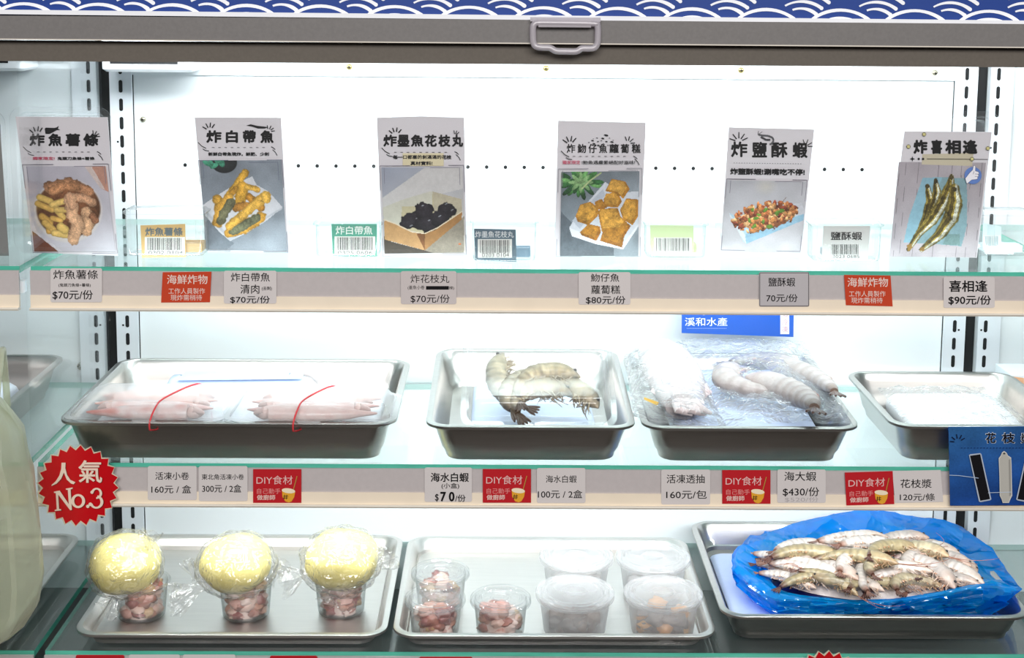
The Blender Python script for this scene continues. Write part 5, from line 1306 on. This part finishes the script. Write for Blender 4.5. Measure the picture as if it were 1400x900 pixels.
# three cups of octopus, each topped by a yellow ball in a knotted bag
def ear(t, root_p, tip, w, seed):
    """twisted tail of the bag: narrow at the ball, flaring into a crumpled fan"""
    root_p, tip = Vector(root_p), Vector(tip); d = (tip - root_p); l = d.length; d.normalize(); side = d.cross(Vector((0, -1, 0.3))).normalized(); up = side.cross(d)
    L = []
    for i, (s, k) in enumerate(((-0.18, 0.55), (0.0, 0.34), (0.2, 0.30), (0.45, 0.55), (0.72, 0.85), (1.0, 1.0))):
        lp = []
        for j in range(24):
            a = 2 * PI * j / 24; z = 0.16 * (1 + 0.9 * s) * (1 + 0.8 * math.sin(5 * a + seed)); wob = noise.noise(Vector((a * 2, s * 3, seed))) * 0.2
            lp.append(root_p + d * l * (s + 0.12 * s * math.sin(3 * a + seed)) + side * w * k * (math.cos(a) + wob) + up * w * k * z * math.sin(a))
        L.append(lp)
    b = MB(); b.loft(L); b.build('bag_tail', 'bag', t, smooth=40)


for i, (cx, cb, bx, by, rx, rz, ears, w_) in enumerate(((186, 861, 172, 789, 0.0465, 0.038, (((203, 750), (205, 728), 0.016), ((165, 815), (143, 838), 0.017)), 'left'), (331, 860, 324, 785, 0.0485, 0.036, (((278, 800), (232, 822), 0.022), ((372, 795), (390, 770), 0.012), ((266, 790), (255, 768), 0.010)), 'middle'), (463, 855, 466, 777, 0.0500, 0.038, (((420, 785), (384, 796), 0.022), ((510, 778), (534, 758), 0.020), ((452, 815), (448, 826), 0.016)), 'right'))):
    p = on(cx, cb - 6, FZ); c = (p.x, p.y + 0.028, FZ); c = (c[0], max(c[1], -0.285), FZ)
    h = 0.046
    t = thing('octopus_cup', 'clear cup of octopus pieces under the %s yellow ball' % w_, 'cup', c, 'octopus cups'); cup(t, c, 0.0285, 0.0335, h)
    lumps('octopus_pieces', 'pink and brown octopus pieces in the cup under the %s yellow ball' % w_, c, 0.0275, 0.042, 54, PINKS, 80 + i)
    q = at(bx, by, c[1] - 0.002); q.z = max(q.z, FZ + h + rz * 0.62)
    b = MB(); b.ball(q, (rx * 0.93, rx * 0.88, rz), 36, 22, 0, disp=0.10, seed=i + 3, freq=1.3)
    tag(b.build('yellow_ball', 'yellow', smooth=60), 'round pale yellow food ball on the %s cup' % w_, 'food ball', 'pale yellow balls on the cups')
    t = thing('food_bag', 'knotted clear bag round the %s yellow ball' % w_, 'food bag', q, 'knotted bags on the cups')
    b = MB(); b.ball(q + Vector((0, 0, -0.002)), (rx * 1.04, rx * 0.99, rz * 1.12), 72, 44, 0, disp=0.09, seed=i + 3.3, freq=3.2)
    nb = []
    for v in b.v:
        d = (Vector(v) - q); k = 1 + 0.03 * noise.noise(d * 160 + Vector((i * 7, 0, 0))) + 0.02 * abs(noise.noise(d * 90)); nb.append(tuple(q + d * k))
    b.v = nb; b.build('film', 'bag', t, smooth=40)
    for (e0, e1, wd) in ears:
        ear(t, at(*e0, c[1] - 0.025), at(*e1, c[1] - 0.03), wd, i * 5 + wd * 100)

# ================================================================== blue bag of shrimps
slab('ice_pack', 'pale blue pad at the left edge of the blue bag', 'ice pack', 0.234, 0.33, -0.300, -0.075, FZ, FZ + 0.012, 'blue_ice', 0.002, 31)
b = MB(); L = [[(x, y, z) for x, y in rr(0.292 + i, 0.545 - i, -0.290 + i, -0.10 - i, 0.008)] for i, z in ((0.004, FZ + 0.014), (0.001, FZ + 0.017), (0.0, FZ + 0.036), (0.004, FZ + 0.037))]
b.loft(L, True, True, True); tag(b.build('fish_box', 'navy', smooth=40), 'dark navy box inside the blue bag under the shrimps', 'box')


def ring_from(ctrl, n=96):
    """closed smooth ring through points given by angle"""
    P = [Vector(c) for c in ctrl]; m = len(P); out = []
    for i in range(n):
        f = i / n * m; k = int(f); u = f - k
        a, b_, c, d = P[(k - 1) % m], P[k % m], P[(k + 1) % m], P[(k + 2) % m]
        out.append(0.5 * ((2 * b_) + (c - a) * u + (2 * a - 5 * b_ + 4 * c - d) * u * u + (3 * b_ - a - 3 * c + d) * u ** 3))
    return out


rim = ring_from([at(1386, 792, -0.20), at(1352, 748, -0.13), at(1300, 715, -0.09), at(1245, 706, -0.075), at(1195, 697, -0.070), at(1130, 705, -0.08), at(1060, 725, -0.10), at(1018, 742, -0.15), at(1006, 770, -0.22), at(1050, 812, -0.292), at(1120, 822, -0.302), at(1200, 824, -0.304), at(1280, 812, -0.303), at(1345, 800, -0.30), at(1393, 806, -0.27)])
inner = ring_from([on(1334, 790, ZL + 0.046), on(1312, 768, ZL + 0.048), on(1282, 748, ZL + 0.05), on(1240, 738, ZL + 0.05), on(1195, 735, ZL + 0.05), on(1130, 737, ZL + 0.05), on(1080, 744, ZL + 0.05), on(1052, 760, ZL + 0.048), on(1050, 780, ZL + 0.046), on(1066, 806, ZL + 0.044), on(1125, 817, ZL + 0.043), on(1200, 820, ZL + 0.043), on(1280, 810, ZL + 0.043), on(1318, 802, ZL + 0.044), on(1330, 797, ZL + 0.045)])
cc = Vector((0.405, -0.195, 0))
foot = []; mid = []
for k, q in enumerate(rim):
    d = Vector((q.x - cc.x, q.y - cc.y, 0)); x = cc.x + max(-0.150, min(0.150, d.x * 0.86)); y = cc.y + max(-0.098, min(0.098, d.y * 0.9))
    foot.append(Vector((x, y, FZ + 0.0125)))
    mm = foot[-1].lerp(q, 0.55) + d.normalized() * 0.012; mm.x = min(mm.x, 0.572); mm.x = max(mm.x, 0.234); mm.y = max(mm.y, -0.302); mid.append(mm)
rows = []; NR = 20
keys = [foot, mid, rim, inner]
for r_ in range(NR + 1):
    f = r_ / NR * 3; k = min(int(f), 2); u = f - k; row = []
    for j in range(len(rim)):
        a, b_, c, d = keys[max(k - 1, 0)][j], keys[k][j], keys[k + 1][j], keys[min(k + 2, 3)][j]
        q = 0.5 * ((2 * b_) + (c - a) * u + (2 * a - 5 * b_ + 4 * c - d) * u * u + (3 * b_ - a - 3 * c + d) * u ** 3)
        ph = j / len(rim) * 2 * PI
        e = (0.2 + 0.8 * math.sin(PI * min(1, r_ / NR * 1.02))) * (0.12 + 0.88 * min(1, abs(f - 2) * 1.3))
        nn = Vector((math.cos(ph) * 3.6, math.sin(ph) * 3.6, f * 1.5))
        w = 1.5 * abs(noise.noise(nn * 1.1)) + 1.3 * abs(noise.noise(nn * 2.9 + Vector((5, 0, 0)))) - 0.65
        dr = Vector((q.x - cc.x, q.y - cc.y, 0)).normalized()
        q = q + (dr * 0.015 + Vector((0, 0, 0.010))) * w * e
        q.y = max(q.y, -0.306); row.append(q)
    rows.append(row)
b = MB(); b.loft(rows, True, True, False)
tag(b.build('blue_plastic_bag', 'blue_bag', smooth=14), 'open translucent blue plastic bag full of raw shrimps', 'bag')


def heap(x, y):
    u, v = (x - 0.415) / 0.15, (y + 0.19) / 0.105
    return FZ + 0.036 + 0.028 * max(0.0, 1 - u * u * 0.9 - v * v * 0.8)


b = MB(); L = []
for i, s in enumerate((1.0, 0.92, 0.75, 0.5, 0.25, 0.05)):
    L.append([(0.418 + 0.130 * s * math.cos(a), -0.195 + 0.092 * s * math.sin(a), heap(0.418 + 0.130 * s * math.cos(a), -0.195 + 0.092 * s * math.sin(a)) - 0.004 + 0.003 * noise.noise(Vector((math.cos(a) * 4, math.sin(a) * 4, s * 5))) - (0.006 if i == 0 else 0)) for a in [2 * PI * k / 40 for k in range(40)]])
b.loft(L, True, True, True, 0, (226, 214, 208)); tag(b.build('frozen_mass', 'seafood', smooth=60), 'frosty white frozen mass under the shrimps in the blue bag', 'frozen food', kind='stuff')
V = []
PG = 'raw shrimps heaped in the blue bag'; SAME = 'pale frosty shrimp packed in the heap of the blue bag, under the brown ones'
V.append(make_shrimp(SAME, PG, 0.112, 0.0098, 1.3, (158, 144, 112), (96, 84, 60), (80, 48, 38), (150, 110, 80), 91, mott=0.6))
V.append(make_shrimp(SAME, PG, 0.100, 0.0108, 0.9, (196, 188, 182), (160, 150, 142), (120, 84, 70), (176, 134, 106), 92, mott=0.45, ant=False))
V.append(make_shrimp(SAME, PG, 0.105, 0.0105, 2.3, (172, 160, 134), (122, 110, 86), (92, 58, 46), (160, 116, 84), 93, mott=0.6))
V.append(make_shrimp(SAME, PG, 0.096, 0.0100, 1.6, (184, 174, 168), (136, 126, 120), (76, 48, 44), (166, 118, 90), 94, mott=0.5, ant=False))
used = set()
for (px, py, yaw, v, dz, tx, s, lab) in (
        (1092, 752, 0.25, 1, 0, 0.1, 1.0, 0), (1165, 742, -0.1, 1, 0, -0.2, 1.05, 'white shrimp along the back edge of the shrimp heap'), (1228, 742, 0.15, 3, 0.002, 0.1, 1.0, 0), (1270, 752, -0.7, 1, 0, 0.1, 1.0, 0), (1068, 772, -1.1, 1, 0, 0.1, 0.95, 0), (1070, 788, -0.9, 3, 0, 0.1, 0.9, 0),
        (1098, 786, -0.75, 1, 0.004, 0.2, 1.0, 0), (1118, 782, -0.8, 1, 0.005, 0.1, 1.0, 0), (1140, 782, -0.9, 3, 0.005, 0.2, 1.0, 0), (1180, 790, 1.2, 1, 0.004, 0.1, 0.9, 0), (1205, 795, 0.5, 3, 0.004, 0.1, 0.95, 0), (1112, 804, 0.05, 0, 0.006, 0.1, 0.95, 'brown shrimp lying along the front left edge of the heap'), (1245, 803, 0.2, 2, 0.007, 0.1, 0.95, 'curled beige shrimp at the front right edge of the heap'),
        (1270, 782, -1.0, 3, 0.006, 0.2, 1.15, 'big grey white shrimp sloping down the right of the heap'), (1302, 782, -0.9, 1, 0.002, 0.1, 1.0, 0), (1300, 798, -0.4, 3, 0, 0.1, 0.9, 0), (1225, 782, -0.25, 1, 0.006, 0.1, 1.0, 0), (1160, 768, 0.9, 1, 0.006, 0.2, 0.95, 0), (1195, 812, 0.1, 0, 0.004, 0.1, 0.9, 'small brown shrimp at the front middle edge of the heap'),
        (1078, 800, -0.6, 1, 0.001, 0.1, 0.85, 0), (1085, 768, -0.9, 3, 0.004, 0.1, 0.9, 0), (1165, 800, -0.5, 1, 0.003, 0.2, 0.9, 0), (1225, 812, -0.1, 3, 0.0, 0.1, 0.85, 0), (1275, 806, 0.15, 1, 0.0, 0.1, 0.85, 0), (1245, 770, 0.9, 3, 0.006, 0.1, 0.9, 0), (1185, 748, 0.1, 1, 0.006, 0.1, 1.0, 0), (1310, 772, -1.0, 3, 0.0, 0.1, 0.85, 0),
        (1105, 761, -0.12, 0, 0.011, 0.15, 1.12, 'long brown shrimp lying on top at the back left of the heap'), (1172, 766, -0.42, 0, 0.011, 0.1, 1.1, 'long brown shrimp lying on top in the middle of the heap'), (1214, 753, 0.55, 0, 0.013, 0.15, 1.0, 'brown shrimp on top with its dark tail raised at the back'), (1255, 757, -0.6, 2, 0.009, 0.1, 1.0, 'beige shrimp arched on top at the back right of the heap'), (1205, 776, 0.35, 2, 0.011, 0.1, 0.95, 0), (1295, 766, -0.85, 3, 0.004, 0.1, 0.9, 0), (1150, 810, 3.0, 2, 0.006, 0.1, 0.9, 0), (1135, 795, -0.65, 0, 0.010, 0.1, 0.85, 0)):
    z = ZL + 0.06
    for _ in range(4): p = on(px, py, z); z = heap(p.x, p.y) + dz
    o = V[v] if v not in used else copy_tree(V[v]); used.add(v)
    o['label'] = lab or (SAME if v in (1, 3) else 'beige shrimp lying loosely among the frosty ones in the blue bag')
    pose(o, Vector((p.x, p.y, z - 0.004)), yaw + rnd.uniform(-0.12, 0.12), tx, rnd.uniform(-0.15, 0.15), s * 0.92)

# ================================================================== left: pale green bag hanging in front of the neighbouring bay
t = thing('hanging_plastic_bag', 'pale green translucent plastic bag hanging at the left border', 'bag', at(-20, 880, -0.42))
Yb = -0.43; L = []
prof = [(545, -6, 0.010), (552, 2, 0.016), (566, 15, 0.026), (590, 30, 0.034), (620, 36, 0.042), (650, 46, 0.048), (690, 52, 0.052), (740, 55, 0.055), (790, 57, 0.055), (830, 50, 0.05), (855, 34, 0.042), (872, 14, 0.03), (880, -8, 0.016)]
for j, (y, xr, dp) in enumerate(prof):
    a, c = at(-110 - 0.25 * xr, y, Yb), at(xr, y, Yb); lp = []
    mx, hw = (a.x + c.x) / 2, (c.x - a.x) / 2
    for k in range(48):
        ph = 2 * PI * k / 48; w = 1 + (0.34 if y < 700 else 0.16) * noise.noise(Vector((math.cos(ph) * 3.4, math.sin(ph) * 3, j * 0.5))) * (0 if abs(math.sin(ph)) < 0.2 else 1)
        lp.append((mx + hw * math.cos(ph), Yb + dp * math.sin(ph) * w + 0.05 * (abs(noise.noise(Vector((math.cos(ph) * 3.2 + 0.05 * j, math.sin(ph) * 2.0, j * 0.12)))) - 0.2) * (1 if y < 720 else 0.45), c.z))
    L.append(lp)
b = MB(); b.loft(L, True, True, True); b.build('film', 'green_bag', t, smooth=35)
b = MB(); q = at(-30, 548, Yb); hk = smooth_path([q + Vector((-0.02, 0, 0)), q + Vector((-0.018, 0.03, 0.05)), Vector((q.x, SF - 0.012, ZM + 0.03)), q + Vector((0.018, 0.03, 0.05)), q + Vector((0.02, 0, 0))], 5); b.tube(hk, 0.004, 8); b.build('handle_loop', 'green_bag', t, smooth=60)
